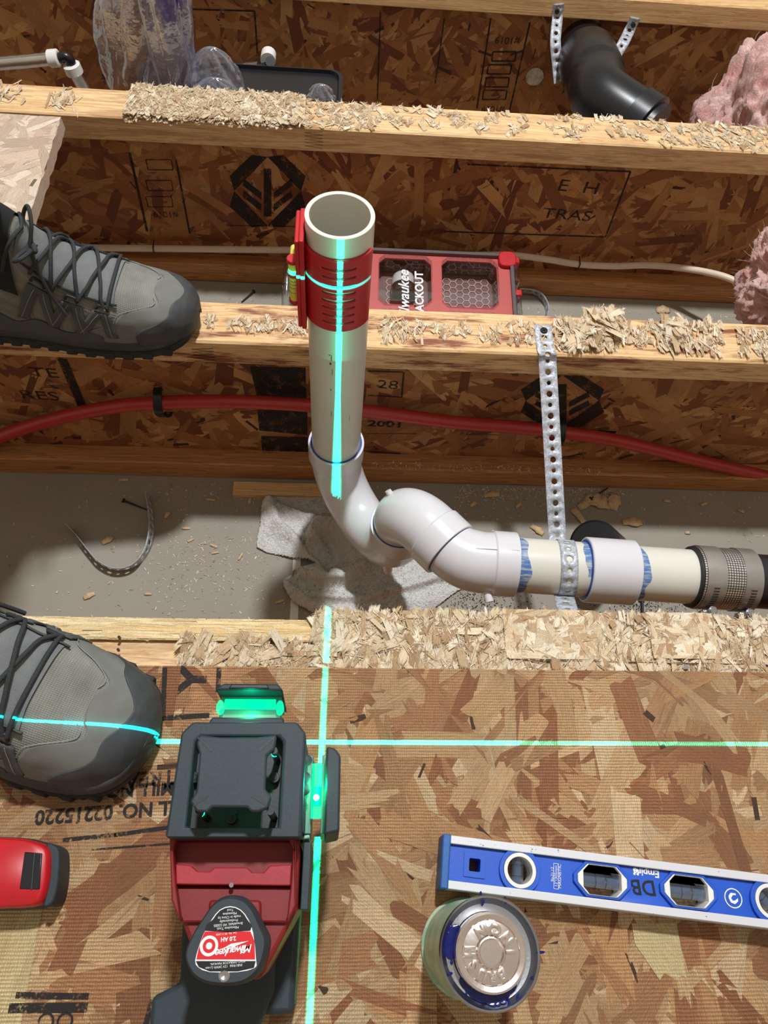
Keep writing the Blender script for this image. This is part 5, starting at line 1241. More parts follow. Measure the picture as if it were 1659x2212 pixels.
    # raised clear loop at the left end
    mb = MB(); mb.tube(crom([V((-Wd / 2 - .004, .09, H * .4)), V((-Wd / 2 - .016, .085, H * .8)), V((-Wd / 2 - .018, .05, H * .8)), V((-Wd / 2 - .016, 0.0, H * .6)), V((-Wd / 2 - .004, -.02, H * .4))], 6), .008, 14); b(mb, 'clear_handle', M_clear)
    # lettering on the middle bin window
    mb = MB(); cx, cy, w, h = binz[2]; text(mb, 'PACKOUT', .0185, Matrix.Translation(V((cx + w * .26, cy - h * .34, H + .0003))) @ Matrix.Rotation(R(90), 4, 'Z'), bold=.0006); text(mb, 'Milwaukee', .024, Matrix.Translation(V((cx - w * .03, cy - h * .42, H + .0003))) @ Matrix.Rotation(R(90), 4, 'Z'), shear=.3, bold=.0004)
    b(mb, 'lid_lettering', M_labelwhite)
    # hole saw stored in the bin: its own thing
    p = M @ V((cx - w * .02, cy + .002, H * .35 + .005))
    hsaw = thing('hole_saw', 'silver and black hole saw inside the middle bin of the red case', 'hole saw', M=M @ Matrix.Translation(V((cx - w * .02, cy - .004, H * .35 + .005))))
    Mr = Matrix.Rotation(R(-90), 4, 'X'); 
    m2 = MB(); m2.lathe([(.001, -.022), (.019, -.022), (.0195, -.018), (.0195, .006)], 32, Matrix.Translation(V((0, 0, .019))) @ Mr, caps=(False, False)); m2.build('saw_cup', M_black, hsaw, world=False)
    m2 = MB(); m2.lathe([(.0196, .004), (.0199, .006), (.0199, .014), (.017, .024), (.010, .030), (.001, .031)], 32, Matrix.Translation(V((0, 0, .019))) @ Mr); m2.build('saw_arbor', M_white, hsaw, world=False)
    m2 = MB(); m2.lathe([(.0197, -.012), (.0200, -.010), (.0200, -.003), (.0197, -.001)], 32, Matrix.Translation(V((0, 0, .019))) @ Mr); m2.build('saw_band', M_steel, hsaw, world=False)
case()

# ---------------------------------------------------------------- person standing at the left: boots and trousers
s = N('boot_fabric'); co = s.coord('Object'); w_1 = s.n('ShaderNodeTexWave', bands_direction='Y'); s.l(co, w_1.inputs[0]); w_1.inputs['Scale'].default_value = 210; w_1.inputs['Distortion'].default_value = 0.6
w_2 = s.n('ShaderNodeTexWave', bands_direction='X'); s.l(co, w_2.inputs[0]); w_2.inputs['Scale'].default_value = 160; w_2.inputs['Distortion'].default_value = 0.6
wv = s.math('MULTIPLY', w_1.outputs['Fac'], w_2.outputs['Fac']); du = s.noise(co, 22, 5, 0.65)
M_bfab = s.fin(s.mix(1.0, s.mix(s.ramp(du, [(0.35, 0.0), (0.7, 1.0)]), lin((122, 121, 113)), lin((150, 149, 141))), s.ramp(wv, [(0.0, 0.72), (0.6, 1.08)]), 'MULTIPLY'), 0.9, 0, s.bump(wv, 0.6, 0.0006))
M_bmesh = simple('boot_mesh_panel', (116, 118, 118), 0.85, var=0.12, vs=60, bs=1400, bstr=0.8, bdist=0.0008)
M_nub = simple('boot_nubuck', (76, 79, 80), 0.82, var=0.12, vs=40, bs=500, bstr=0.3)
M_nubl = simple('boot_nubuck_light', (112, 112, 106), 0.85, var=0.1, vs=40, bs=500, bstr=0.3)
M_rub = simple('boot_rubber', (60, 62, 64), 0.6, var=0.28, vs=35, bs=300, bstr=0.25)
M_sole = simple('boot_sole', (38, 42, 44), 0.7, var=0.25, vs=30, bstr=0.3)
M_lace = simple('boot_lace', (44, 47, 48), 0.8, var=0.3, vs=500, bs=1500, bstr=0.6)
M_stitch = simple('stitching', (146, 146, 140), 0.8)
M_collar = simple('boot_collar', (24, 27, 28), 0.9, var=0.2, bs=900, bstr=0.6)
M_trou = simple('tan_trousers', (176, 148, 112), 0.9, var=0.12, vs=25, bs=900, bstr=0.5)
TAB = [(0.0, .005, .030, .010), (.004, .020, .040, .008), (.012, .032, .048, .006), (.025, .041, .056, .004), (.045, .0475, .063, .004), (.07, .051, .071, .004), (.095, .0515, .081, .004), (.12, .050, .094, .004), (.145, .047, .112, .004), (.165, .044, .136, .004), (.182, .042, .162, .004), (.20, .041, .186, .004), (.22, .041, .200, .004), (.25, .040, .205, .004), (.28, .038, .205, .004), (.302, .030, .200, .004), (.314, .014, .19, .008)]
def tabx(x, k):
    x = max(TAB[0][0], min(TAB[-1][0], x))
    for i in range(len(TAB) - 1):
        if TAB[i + 1][0] >= x: break
    t = (x - TAB[i][0]) / (TAB[i + 1][0] - TAB[i][0]); g = lambda j: TAB[max(0, min(len(TAB) - 1, j))][k]
    p0, p1, p2, p3 = g(i - 1), g(i), g(i + 1), g(i + 2)
    if i == 0: return p1 + (p2 - p1) * math.sqrt(t) if False else p1 + (p2 - p1) * t
    return 0.5 * ((2 * p1) + (p2 - p0) * t + (2 * p0 - 5 * p1 + 4 * p2 - p3) * t * t + (3 * p1 - p0 - 3 * p2 + p3) * t ** 3)
def make_boot(person, Mw, lean, fwdlean=0.0, wr=1.0):
    root = bpy.data.objects.new('boot', None); COL.objects.link(root); root.parent = person
    root.matrix_parent_inverse = WM[person.name].inverted(); root.matrix_basis = Mw; WM[root.name] = Mw
    ZSOL = .018
    def S(x, a, off=0.0):
        def raw(x, a):
            w, top = tabx(x, 1) * wr, tabx(x, 2); ca, sa = math.cos(a), math.sin(a); tall = max(0, min(1, (top - .09) / .1))
            y = w * (1 if ca > 0 else -1) * abs(ca) ** (.72 + .1 * tall) * (1 - .16 * tall * sa); hh = abs(sa) ** (.86 + .25 * tall)
            z = ZSOL + (top - ZSOL) * hh
            z += .0012 * noise.noise(V((x * 40, a * 3, lean * 50))); y += .0010 * noise.noise(V((x * 55, a * 4, 7)))
            # crease wrinkles across the vamp
            z += .0009 * math.sin(x * 520 + a * 2) * math.exp(-((x - .085) / .02) ** 2) * sa
            zz = max(0, z / .2)
            return V((-x + fwdlean * zz ** 1.6, y + lean * zz ** 1.5, z))
        p = raw(x, a)
        if off:
            e = .0015; dx = raw(min(.314, x + e), a) - raw(max(0, x - e), a); da = raw(x, min(math.pi, a + .03)) - raw(x, max(0, a - .03)); n = dx.cross(da)
            if n.length > 1e-12:
                n.normalize(); c = raw(x, a); ctr = V((-x, lean * (c.z / .2) ** 1.5, c.z * .5))
                if n.dot(c - ctr) < 0: n = -n
                p = p + n * off
        return p
    b = lambda mb, n, m, p=None, **k: mb.build(n, m, p or root, world=False, **k)
    mb = MB(); mb.grid(lambda u, v: S(.314 * u ** 1.25, math.pi * v), 90, 48)
    upper = b(mb, 'boot_upper', M_bfab, sharp=180)
    # sole
    def outline(g, n=46):
        xs = [.314 * (i / n) ** 1.3 for i in range(n + 1)]; 
        R_ = [(-x, (tabx(x, 1) * wr + g)) for x in xs]; L_ = [(-x, -(tabx(x, 1) * wr + g)) for x in xs][::-1]
        return R_[0:1] + R_ + L_
    def solr(g, z, fx=0): return [V((x + fx, y, z + .010 * max(0, 1 + x / .05) ** 2 * 1.0)) for x, y in outline(g)]
    mb = MB(); mb.loft([solr(.0015, .008), solr(.004, .010), solr(.0045, .017), solr(.003, .024), solr(.000, .027)]); b(mb, 'midsole', M_rub, sharp=60)
    mb = MB(); mb.loft([solr(-.001, .0), solr(.0045, .0012), solr(.0062, .006), solr(.005, .011)]); b(mb, 'outsole', M_sole, sharp=50)
    for sgn in (-1, 1):
        for i in range(13):
            x = .03 + .021 * i; y = sgn * (tabx(x, 1) * wr + .0045); lg = MB(); lg.box((-x, y, .0045 + .010 * max(0, 1 - x / .05) ** 2), (.012, .006, .009)); b(lg, 'tread_lug', M_sole, bevel=.0015)
    def patch(name, mat, xm, off, a0=0.0, a1=math.pi, xs=lambda a: 0.0, nu=26, nv=44):
        mb = MB(); mb.grid(lambda u, v: S(xs(a0 + (a1 - a0) * v) + (xm(a0 + (a1 - a0) * v) - xs(a0 + (a1 - a0) * v)) * u, a0 + (a1 - a0) * v, off), nu, nv); o = b(mb, name, mat, sharp=180)
        q = o.modifiers.new('s', 'SOLIDIFY'); q.thickness = off + .0006; q.offset = -1; return o
    patch('toe_overlay', M_nubl, lambda a: .040 + .070 * abs(math.cos(a)) ** 2.2 + .006 * math.sin(a * 9), .0012)
    patch('toe_cap', M_rub, lambda a: .020 + .040 * abs(math.cos(a)) ** 2.5 + .004 * math.sin(a * 7 + 1), .0026)
    patch('heel_overlay', M_nub, lambda a: .313, .0014, .0, math.pi, lambda a: .235 + .05 * math.sin(a) ** 2)
    for sgn in (0, 1):
        f = (lambda a: a) if sgn == 0 else (lambda a: math.pi - a)
        # lower side overlay
        mb = MB(); a_lo, a_hi = .02, .20
        mb.grid(lambda u, v: S(.095 + .16 * u, f(a_lo + (a_hi + .05 * math.sin(u * 19) - a_lo) * v), .0013), 40, 8); o = b(mb, 'side_overlay', M_nub, sharp=180); q = o.modifiers.new('s', 'SOLIDIFY'); q.thickness = .0018; q.offset = 0
        # A-shaped eyelet bands
        for k, x0 in enumerate((.088, .118, .150)):
            for (xa, xb) in ((x0 - .004, x0 + .002), (x0 + .030, x0 + .010)):
                mb = MB(); W_ = .0070
                mb.grid(lambda u, v: S(xa + (xb - xa) * u ** .8 + (v - .5) * W_ * 1.6, f(.22 + (.78 - .22) * u), .0019), 14, 3); o = b(mb, 'eyelet_band', M_nub, sharp=180); q = o.modifiers.new('s', 'SOLIDIFY'); q.thickness = .002; q.offset = 0
                mb = MB(); mb.tube([S(xa + (xb - xa) * (t / 12) ** .8, f(.24 + .5 * t / 12), .0032) for t in range(13)], .00035, 5); b(mb, 'stitch_line', M_stitch)
            mb = MB(); c = S(x0 + .006, f(.88), .0030); mb.tube([S(x0 + .001, f(.84), .0022), S(x0 + .003, f(.93), .0042), S(x0 + .011, f(.93), .0042), S(x0 + .013, f(.84), .0022)], .0017, 8); b(mb, 'lace_loop', M_blackm)
        mb = MB(); mb.tube([S(.044 + .066 * abs(math.cos(f(.10 + 1.3 * t / 30))) ** 2.2 + .006 * math.sin(f(.10 + 1.3 * t / 30) * 9), f(.10 + 1.3 * t / 30), .0016) for t in range(31)], .0004, 5); b(mb, 'stitch_line', M_stitch)
    # tongue
    mb = MB(); mb.grid(lambda u, v: S(.083 + .094 * u, 1.02 + (math.pi - 2.04) * v, .0016 + .0012 * math.sin(math.pi * v)), 40, 16); b(mb, 'tongue', M_bmesh, sharp=180)
    for sgn in (0, 1):
        f = (lambda a: a) if sgn == 0 else (lambda a: math.pi - a)
        mb = MB(); mb.tube([S(.080 + .097 * t / 20, f(1.02), .0026) for t in range(21)], .0012, 6); b(mb, 'tongue_edge', M_blackm)
    # laces
    ey = [(.092, .90), (.118, .90), (.143, .90), (.164, .95)]
    lace_root = None
    for i in range(3):
        for sgn in (0, 1):
            f = (lambda a: a) if sgn == 0 else (lambda a: math.pi - a)
            x0, a0 = ey[i]; x1, a1 = ey[i + 1]
            P = []
            for t in range(15):
                u = t / 14; aa = a0 + (math.pi - a1 - a0) * u; P.append(S(x0 + (x1 - x0) * u, f(aa), .0040 + .0022 * math.sin(math.pi * u) * (1.6 if sgn else 1)))
            mb = MB(); mb.tube(P, .0019, 10); b(mb, 'lace', M_lace)
    mb = MB(); mb.tube([S(ey[0][0] - .002, .90 + (math.pi - 1.8) * t / 12, .0045) for t in range(13)], .0019, 10); b(mb, 'lace', M_lace)
    k0 = S(.168, math.pi * .58, .006)
    mb = MB(); mb.tube(crom([k0 + V((-.004, -.004, 0)), k0 + V((.002, .004, .003)), k0 + V((.006, -.002, .001)), k0 + V((0, 0, -.002))], 6), .0028, 10); b(mb, 'lace_knot', M_lace)
    for sg, up_ in ((1, .030), (-1, .012)):
        mb = MB(); mb.tube(crom([k0, k0 + V((.006, sg * .012, up_ * .7)), k0 + V((.002, sg * .026, up_)), k0 + V((-.006, sg * .024, up_ * .6)), k0 + V((-.004, sg * .010, .004)), k0], 7), .0020, 8); b(mb, 'lace_bow', M_lace)
    for sg in (-1, 1):
        mb = MB(); Pp = [k0] + [S(.164 - .012 * t, math.pi * .5 - sg * (.35 + .22 * t), .006) for t in range(1, 4)]; mb.tube(crom(Pp, 5), .0019, 8); b(mb, 'lace_end', M_lace)
    # laces to the collar
    for x in (.176,):
        mb = MB(); mb.tube([S(x + .012 * abs(t / 10 - 1), .75 + (math.pi - 1.5) * t / 20, .0035) for t in range(21)], .0019, 8); b(mb, 'lace', M_lace)
    # padded collar
    mb = MB(); P = []
    for t in range(37):
        th = 2 * math.pi * t / 36; P.append(V((-.252 + .058 * math.cos(th) + fwdlean * 1.0, .034 * math.sin(th) + lean, .199 + .010 * math.cos(th))))
    mb.tube(P, .0085, 14, (False, False)); b(mb, 'padded_collar', M_collar)
    mb = MB(); mb.grid(lambda u, v: S(.1775 + .006 * math.sin(math.pi * v) + .055 * u, .50 + (math.pi - 1.0) * v, .0026), 14, 30); b(mb, 'collar_panel', M_collar, sharp=180)
    return root
per = thing('person', 'person in grey hiking boots standing at the left, one foot on a joist', 'person', (-0.45, 0.38, 0.0))
T1 = V((-0.166, 0.612, 0.0003)); T2 = V((-0.146, 0.128, ZS + 0.0006))
MB1 = Matrix.Translation(T1) @ Matrix.Rotation(R(-2), 4, 'Z'); MB2 = Matrix.Translation(T2) @ Matrix.Rotation(R(-17), 4, 'Z')
b1 = make_boot(per, MB1, -0.045, 0.045); b2 = make_boot(per, MB2, 0.035, 0.0, 1.06)
# trousers: one continuous skin over both legs
def trousers():
    a1 = MB1 @ V((-.235, -.035, .185)); a2 = MB2 @ V((-.25, .03, .185))
    pel = V((-0.72, 0.38, 0.93))
    pts = [pel, pel + V((0.0, 0.09, -.04)), V((-.325, .60, .53)), a1, pel + V((0, -.09, -.04)), V((-.52, .22, .56)), a2, pel + V((-.01, 0, .10))]
    mb = MB()
    for kn, an, hp in ((pts[2], pts[3], pts[1]), (pts[5], pts[6], pts[4])):
        P = crom([an, an.lerp(kn, .5) + V((-.008, 0, 0)), kn, kn.lerp(hp, .5), hp, pel], 6); n = len(P); mb.tube(P, [.047 + .062 * (i / (n - 1)) ** .8 for i in range(n)], 24)
    mb.tube([pel + V((0, 0, -.09)), pel + V((0, 0, .0)), pel + V((-.01, 0, .12))], [.13, .155, .145], 28)
    o = mb.build('trousers', M_trou, per); q = o.modifiers.new('remesh', 'REMESH'); q.mode = 'VOXEL'; q.voxel_size = .010; q.use_smooth_shade = True
    q = o.modifiers.new('smooth', 'SMOOTH'); q.iterations = 6
    return o
trousers()

# ---------------------------------------------------------------- white towel on the trench floor
def towel():
    outl = [(572, 1066), (640, 1072), (700, 1068), (745, 1085), (800, 1120), (900, 1150), (960, 1190), (1012, 1253), (990, 1275), (950, 1305), (915, 1345), (900, 1420), (780, 1420), (760, 1352), (725, 1338), (690, 1330), (655, 1312), (632, 1300), (612, 1268), (614, 1246), (640, 1232), (682, 1220), (640, 1206), (600, 1196), (553, 1180), (560, 1130)]
    P = [(lambda p: (p.x, p.y))(at(a, b, ZF + .008)) for a, b in outl]; P = smooth(P, 2)
    def inside(x, y):
        c = False; j = len(P) - 1
        for i in range(len(P)):
            if (P[i][1] > y) != (P[j][1] > y) and x < (P[j][0] - P[i][0]) * (y - P[i][1]) / (P[j][1] - P[i][1]) + P[i][0]: c = not c
            j = i
        return c
    def segd(x, y, L):
        best = 9; sd = 0
        for a, b in zip(L[:-1], L[1:]):
            dx, dy = b[0] - a[0], b[1] - a[1]; t = max(0, min(1, ((x - a[0]) * dx + (y - a[1]) * dy) / (dx * dx + dy * dy + 1e-12))); q = math.hypot(x - a[0] - t * dx, y - a[1] - t * dy)
            if q < best: best = q; sd = dx * (y - a[1]) - dy * (x - a[0])
        return best, (1 if sd > 0 else -1)
    def W(pts): return [(lambda p: (p.x, p.y))(at(a, b, ZF + .015)) for a, b in pts]
    rid = [(W([(585, 1082), (600, 1120), (640, 1160), (665, 1200), (690, 1222)]), .014, .009, 1, .004), (W([(585, 1080), (650, 1105), (700, 1115), (760, 1110)]), .010, .008, 1, .004),
           (W([(672, 1150), (685, 1128), (720, 1130), (750, 1150), (768, 1190), (778, 1225), (740, 1250), (690, 1252), (650, 1240)]), .026, .012, 1, .004),
           (W([(700, 1160), (725, 1175), (728, 1205), (700, 1225)]), -.010, .007, 0, 0), (W([(620, 1255), (650, 1290), (700, 1310), (760, 1325), (790, 1345)]), .012, .007, 1, .003),
           (W([(640, 1282), (720, 1290), (800, 1288), (880, 1268), (940, 1248), (1000, 1238)]), .013, .008, -1, .003), (W([(790, 1330), (850, 1300), (930, 1290)]), .006, .010, 0, 0), (W([(840, 1170), (900, 1190), (960, 1215)]), .007, .012, 0, 0),
           (W([(745, 1120), (760, 1160), (800, 1200), (860, 1225)]), .010, .009, 1, .003)]
    xs = [p[0] for p in P]; ys = [p[1] for p in P]; st = .00125; nx = int((max(xs) - min(xs)) / st); ny = int((max(ys) - min(ys)) / st)
    idx = {}; vs = []; rr = random.Random(2); Pc = P + [P[0]]
    for j in range(ny + 1):
        for i in range(nx + 1):
            x, y = min(xs) + i * st, min(ys) + j * st
            if not inside(x, y): continue
            h = .004
            for L, H, w, side, step in rid:
                d, sd = segd(x, y, L)
                if d > w * 3.2: continue
                ww = w * (.5 if side and sd == side else 1.5 if side else 1); h += H * math.exp(-(d / ww) ** 2)
            de, _ = segd(x, y, Pc)
            e = min(1, de / .006); h = .0012 + h * (0.35 + .65 * e ** .5)
            h += .0035 * noise.noise(V((x * 28, y * 28, 1))) + .0016 * noise.noise(V((x * 90, y * 90, 5)))
            idx[(i, j)] = len(vs); vs.append(V((x + rr.uniform(-.0005, .0005), y + rr.uniform(-.0005, .0005), ZF + max(.0008, h + rr.uniform(-.0013, .0016) * e))))
    fs = [(idx[(i, j)], idx[(i + 1, j)], idx[(i + 1, j + 1)], idx[(i, j + 1)]) for j in range(ny) for i in range(nx) if all(k in idx for k in ((i, j), (i + 1, j), (i + 1, j + 1), (i, j + 1)))]
    mb = MB(); mb.add(vs, fs); M_t = simple('terry_cotton', (236, 233, 226), 0.95, var=0.05, vs=60, bs=700, bstr=1.0, bdist=0.003)
    o = mb.build('terry_towel', M_t, sharp=180)
    q = o.modifiers.new('s', 'SOLIDIFY'); q.thickness = .0008; q.offset = -1
    tag(o, 'crumpled off-white terry towel lying on the trench floor under the trap', 'towel')
towel()

# ---------------------------------------------------------------- things on the trench floor
def flat_at(px, py, z=0.0): return at(px, py, ZF + z)
a, b = flat_at(505, 1042, .01), flat_at(735, 1046, .01); c = flat_at(505, 1069, .01)
mb = MB(); mb.box(((a.x + b.x) / 2, a.y - .010, ZF + .006), (b.x - a.x, a.y - c.y, .012)); o = mb.build('wood_strip', M_pine, bevel=.0008); o.location.y = min(o.location.y, .588 - (a.y - c.y) / 2 - .001)
tag(o, 'short pale pine strip on the trench floor between joist and towel', 'wood strip')
mb = MB(); a, b = flat_at(640, 1200), flat_at(634, 1400); mb.box(((a.x + b.x) / 2, (a.y + b.y) / 2 - .02, ZF + .0006), (.0115, a.y - b.y + .04, .0012)); o = mb.build('white_strip', M_white, bevel=.0003); tag(o, 'narrow white plastic strip peeking out from under the towel', 'strip')
# curled strap off-cut
cs_ = thing('curled_strap', 'curled offcut of perforated strap lying on the trench floor, left of the towel', 'strap', tuple(flat_at(260, 1200)))
pts = [at(a, b, ZF + .0098) for a, b in ((148, 1136), (168, 1160), (192, 1192), (215, 1216), (250, 1230), (288, 1222), (315, 1192), (327, 1150), (326, 1110), (318, 1066))]
strap(cs_, 'strap_band', pts, lambda t: V((0.25 * math.sin(t * 6), -.25, 1)).normalized(), .0185, M_galv)
def nail(px0, py0, px1, py1, label, mat=M_blackm, name='nail', r=.0016, group=None):
    a, b = at(px0, py0, ZF + .003), at(px1, py1, ZF + .0018); d = (b - a).normalized(); mb = MB(); mb.cyl(a, b, r, r * .6, 10); mb.cyl(a - d * .0012, a, r * 2.2, seg=14)
    o = mb.build(name, mat); tag(o, label, 'nail', group); o.location.z = ZF + .0002; return o
nail(268, 1082, 318, 1102, 'dark nail lying by the end of the curled strap on the trench floor')
nail(1276, 1078, 1312, 1055, 'dark nail lying on the trench floor right of the hanging strap')
nail(548, 630, 522, 653, 'dark nail lying behind the toe of the upper boot')
nail(1386, 1296, 1388, 1335, 'dark screw on the trench floor below the coupling', name='screw', r=.0022)
# strap offcut behind the case
ct_ = thing('strap_offcut', 'bent grey strap offcut standing right of the red tool case', 'strap', tuple(at(1165, 650, ZF)))
pts = [at(a, b, ZF + .0098) for a, b in ((1120, 628), (1140, 629), (1160, 634), (1175, 648), (1182, 668), (1178, 690))]
strap(ct_, 'strap_band', pts, V((0, -.3, 1)).normalized(), .0185, M_galv)
# black pipe stub through the ceiling board
st_ = thing('black_pipe_stub', 'short black pipe stub rising from the trench floor behind the white coupling', 'pipe', tuple(V((.292, .37, ZF))))
mb = MB(); q0 = at(1318, 1200, ZF); q1 = at(1284, 1176, -.205); mb.tube([q0, q0.lerp(q1, .5), q1, q1 + (q1 - q0).normalized() * .003], [.0335, .0335, .0335, .030], 40); mb.build('stub_barrel', M_black, st_)
# larger shavings: individuals
rng = random.Random(33)
def shaving(px, py, L, W, rot, z=0.0):
    mb = MB(); base = at(px, py, ZF + z); n = 7; vs = []
    for i in range(n + 1):
        t = i / n - .5; w = W * (.5 - .3 * abs(t)) * rng.uniform(.7, 1.2); zz = .0008 + .35 * W * (math.cos(t * 3.0) if rng.random() < .8 else .5) * 1.0
        for s_ in (-1, 1): vs.append(V((L * t, s_ * w, zz * (.6 if s_ < 0 else 1))))
    Mx = Matrix.Translation(base) @ Matrix.Rotation(R(rot), 4, 'Z'); fs = [(2 * i, 2 * i + 1, 2 * i + 3, 2 * i + 2) for i in range(n)]
    mb.add([Mx @ v for v in vs], fs); o = mb.build('wood_shaving', M_shav); q = o.modifiers.new('s', 'SOLIDIFY'); q.thickness = .0006; q.offset = 1
    return tag(o, 'small pale wood shaving lying loose on the grey trench floor', 'wood shaving', 'wood shavings on the trench floor')
M_shav = simple('shaving_wood', (206, 176, 134), 0.8, var=0.2, vs=200)
for (x, y, L, W, r_) in ((193, 1288, .016, .007, 30), (233, 1168, .018, .009, 35), (268, 1038, .014, .006, 5), (362, 1113, .012, .007, 60), (455, 1080, .014, .004, -5), (540, 1083, .010, .005, 80), (412, 1168, .010, .003, 30), (462, 1180, .012, .004, -20), (465, 1195, .010, .003, 15), (520, 1203, .012, .0035, 65), (320, 1284, .010, .004, 0), (605, 1300, .014, .004, 20), (402, 1142, .012, .004, 0), (1250, 1118, .035, .012, -60), (1290, 1085, .040, .022, -20), (1262, 1092, .022, .014, 30), (1325, 1085, .030, .022, 70), (1160, 1146, .022, .010, -40), (1365, 1130, .030, .014, 0), (1062, 1070, .024, .010, 10), (1485, 1152, .008, .005, 0), (1440, 1083, .010, .005, 0), (1022, 1090, .012, .006, 40), (1432, 672, .026, .016, 0), (1120, 1092, .012, .006, 40), (1520, 1090, .012, .005, 20), (1600, 1105, .010, .005, -20)):
    shaving(x, y, L, W, r_)
# fine sawdust: nobody could count it
mb = MB(); rr = random.Random(9)
spots = []
for k in range(1500):
    px, py = rr.uniform(-20, 1680), rr.uniform(1045, 1345)
    if rr.random() > (0.75 if px > 1000 and py < 1130 else 0.45 if px > 300 else 0.25): continue
    p = flat_at(px, py); spots.append((p.x, p.y, ZF + .0001))
for k in range(420):
    p = flat_at(rr.gauss(430, 90), rr.gauss(1230, 55)); spots.append((p.x, p.y, ZF + .0001))
for k in range(900):
    px = rr.uniform(980, 1340) if rr.random() < .75 else rr.uniform(330, 700); p = flat_at(px, 1040 + abs(rr.gauss(0, 28)) + px * .012); spots.append((p.x, min(p.y, .585), ZF + .0001))
for k in range(200):
    p = at(rr.uniform(430, 1600), rr.uniform(630, 700), ZF); spots.append((p.x, min(.96, p.y), ZF + .0001))
for k in range(300): spots.append((rr.uniform(0.05, .4), rr.uniform(.5875, .6), ZF + FH + .0001))
spots = [q for q in spots if .25 < q[1]]
shreds(mb, up, spots, rr, Lr=(.0008, .0055), Wr=(.0004, .0016), up=.25, lift=.0006, ang=(0, 3))
tag(mb.build('sawdust', M_shred), 'fine sawdust and wood crumbs scattered over the trench floor', 'sawdust', kind='stuff')
mb = MB(); spots = []
for k in range(420):
    p = flat_at(rr.gauss(1040, 55), rr.gauss(1300, 22)); spots.append((p.x, p.y, ZF + .0001))
for k in range(320):
    p = flat_at(rr.gauss(1385, 60), rr.gauss(1318, 14)); spots.append((p.x, p.y, ZF + .0001))
spots = [q for q in spots if q[1] > .26]
shreds(mb, up, spots, rr, Lr=(.0005, .003), Wr=(.0004, .0014), up=.3, lift=.0008, ang=(0, 3), pal=[(.012, .012, .014), (.02, .02, .022)])
tag(mb.build('black_swarf', M_shred), 'black plastic sawdust crumbs below the white pipe run', 'sawdust', kind='stuff')

# ---------------------------------------------------------------- pink insulation
def wool(name, label, c, r, seed):
    mb = MB(); nu, nv = 150, 90
    def fn(u, v):
        th = 2 * math.pi * u; ph = math.pi * v; n = V((math.sin(ph) * math.cos(th), math.sin(ph) * math.sin(th), math.cos(ph)))
        d = 1 + .30 * noise.noise(n * 1.8 + V((seed, 0, 0))) + .16 * noise.noise(n * 4.5 + V((seed, 3, 0))) + .09 * noise.noise(n * 11 + V((0, seed, 0))) + .05 * noise.noise(n * 30 + V((0, seed, 5))) + .03 * noise.noise(n * 70)
        return V(c) + V((n.x * r[0], n.y * r[1], n.z * r[2])) * d
    mb.grid(fn, nu, nv)
    o = mb.build(name, M_pink, sharp=180); tag(o, label, 'insulation'); rf = random.Random(seed); fb_ = MB()
    for k in range(700):
        u, v = rf.random(), rf.uniform(.05, .95); a = fn(u, v); n = (a - V(c)).normalized(); t = V((rf.uniform(-1, 1), rf.uniform(-1, 1), rf.uniform(-1, 1))); L = rf.uniform(.006, .022)
        fb_.tube([a - n * .002, a + n * L * .25 + t * L * .4, a + n * L * rf.uniform(.2, .6) + t * L], [.0004, .0003, .00015], 3)
    fb_.build('loose_fibres', M_pink, o); return o
s = N('pink_wool'); co = s.coord('Object'); n1 = s.noise(co, 24, 6, 0.7); n2 = s.noise(s.coord('Object', (1, .35, 1)), 170, 5, 0.75, 1.5)
M_pink = s.fin(s.mix(s.ramp(n1, [(0.35, 0.0), (0.7, 1.0)]), lin((246, 180, 170)), lin((255, 222, 214))), 1.0, 0, s.bump(s.math('ADD', n1, n2), 1.0, 0.006), Subsurface_Weight=0.25, Subsurface_Scale=0.01)
s.b.inputs['Subsurface Radius'].default_value = (1, .35, .3)
p = atY(1668, 195, 1.22); wool('insulation_wad', 'large pink fluffy insulation wad at the upper right, behind the third joist', (p.x + .02, 1.22, p.z - .10), (.105, .11, .17), 2.0)
p = atY(1690, 600, 0.80); wool('insulation_wad', 'smaller pink insulation wad at the right edge, between the two middle joists', (p.x + .052, .83, p.z - .03), (.075, .09, .085), 6.0)

# ---------------------------------------------------------------- far bay: black drain, straps, tubes, bags
dr = thing('black_drain_elbow', 'large black drain pipe with elbow coming out of the farthest joist, hung by straps', 'pipe', tuple(atY(1300, 190, 1.2)))
mb = MB(); c0, c1_, c2_, c3_ = atY(1256, 98, 1.425), atY(1276, 150, 1.30), atY(1300, 212, 1.20), atY(1372, 262, 1.15)
mb.tube([atY(1250, 80, 1.50), c0, c1_], .0445, 40); mb.build('pipe_barrel', M_black, dr)
mb = MB(); mb.tube(crom([c1_.lerp(c0, .4), c1_, c1_.lerp(c2_, .5), c2_, c3_, c3_ + (c3_ - c2_) * .1], 8), [.0520 if i < 14 else .0485 for i in range(41)], 40); mb.build('elbow_body', M_black, dr)
d_ = (c3_ - c2_).normalized(); mb = MB(); mb.tube([c3_ - d_ * .006, c3_ - d_ * .005, c3_ + d_ * .024, c3_ + d_ * .025], [.050, .0525, .0525, .050], 40); mb.build('elbow_hub', M_black, dr)
mb = MB(); mb.tube([c3_, c3_ + d_ * .035], .0445, 40); mb.build('pipe_barrel', M_black, dr)
mb = MB(); ps = atY(1281, 111, 1.36) ; 
q = frame(atY(1283, 118, 1.315), (atY(1283, 90, 1.36) - atY(1286, 140, 1.27)), V((-1, 0, 0.1)).cross(V((0, 0, 1))) * 0 + V((-1, 0, 0)))
text(mb, 'IS PUE 17891 8', .0085, q); mb.build('pipe_print', M_labelwhite, dr)
M_hole = simple('hole_dark', (16, 10, 7), 0.9)
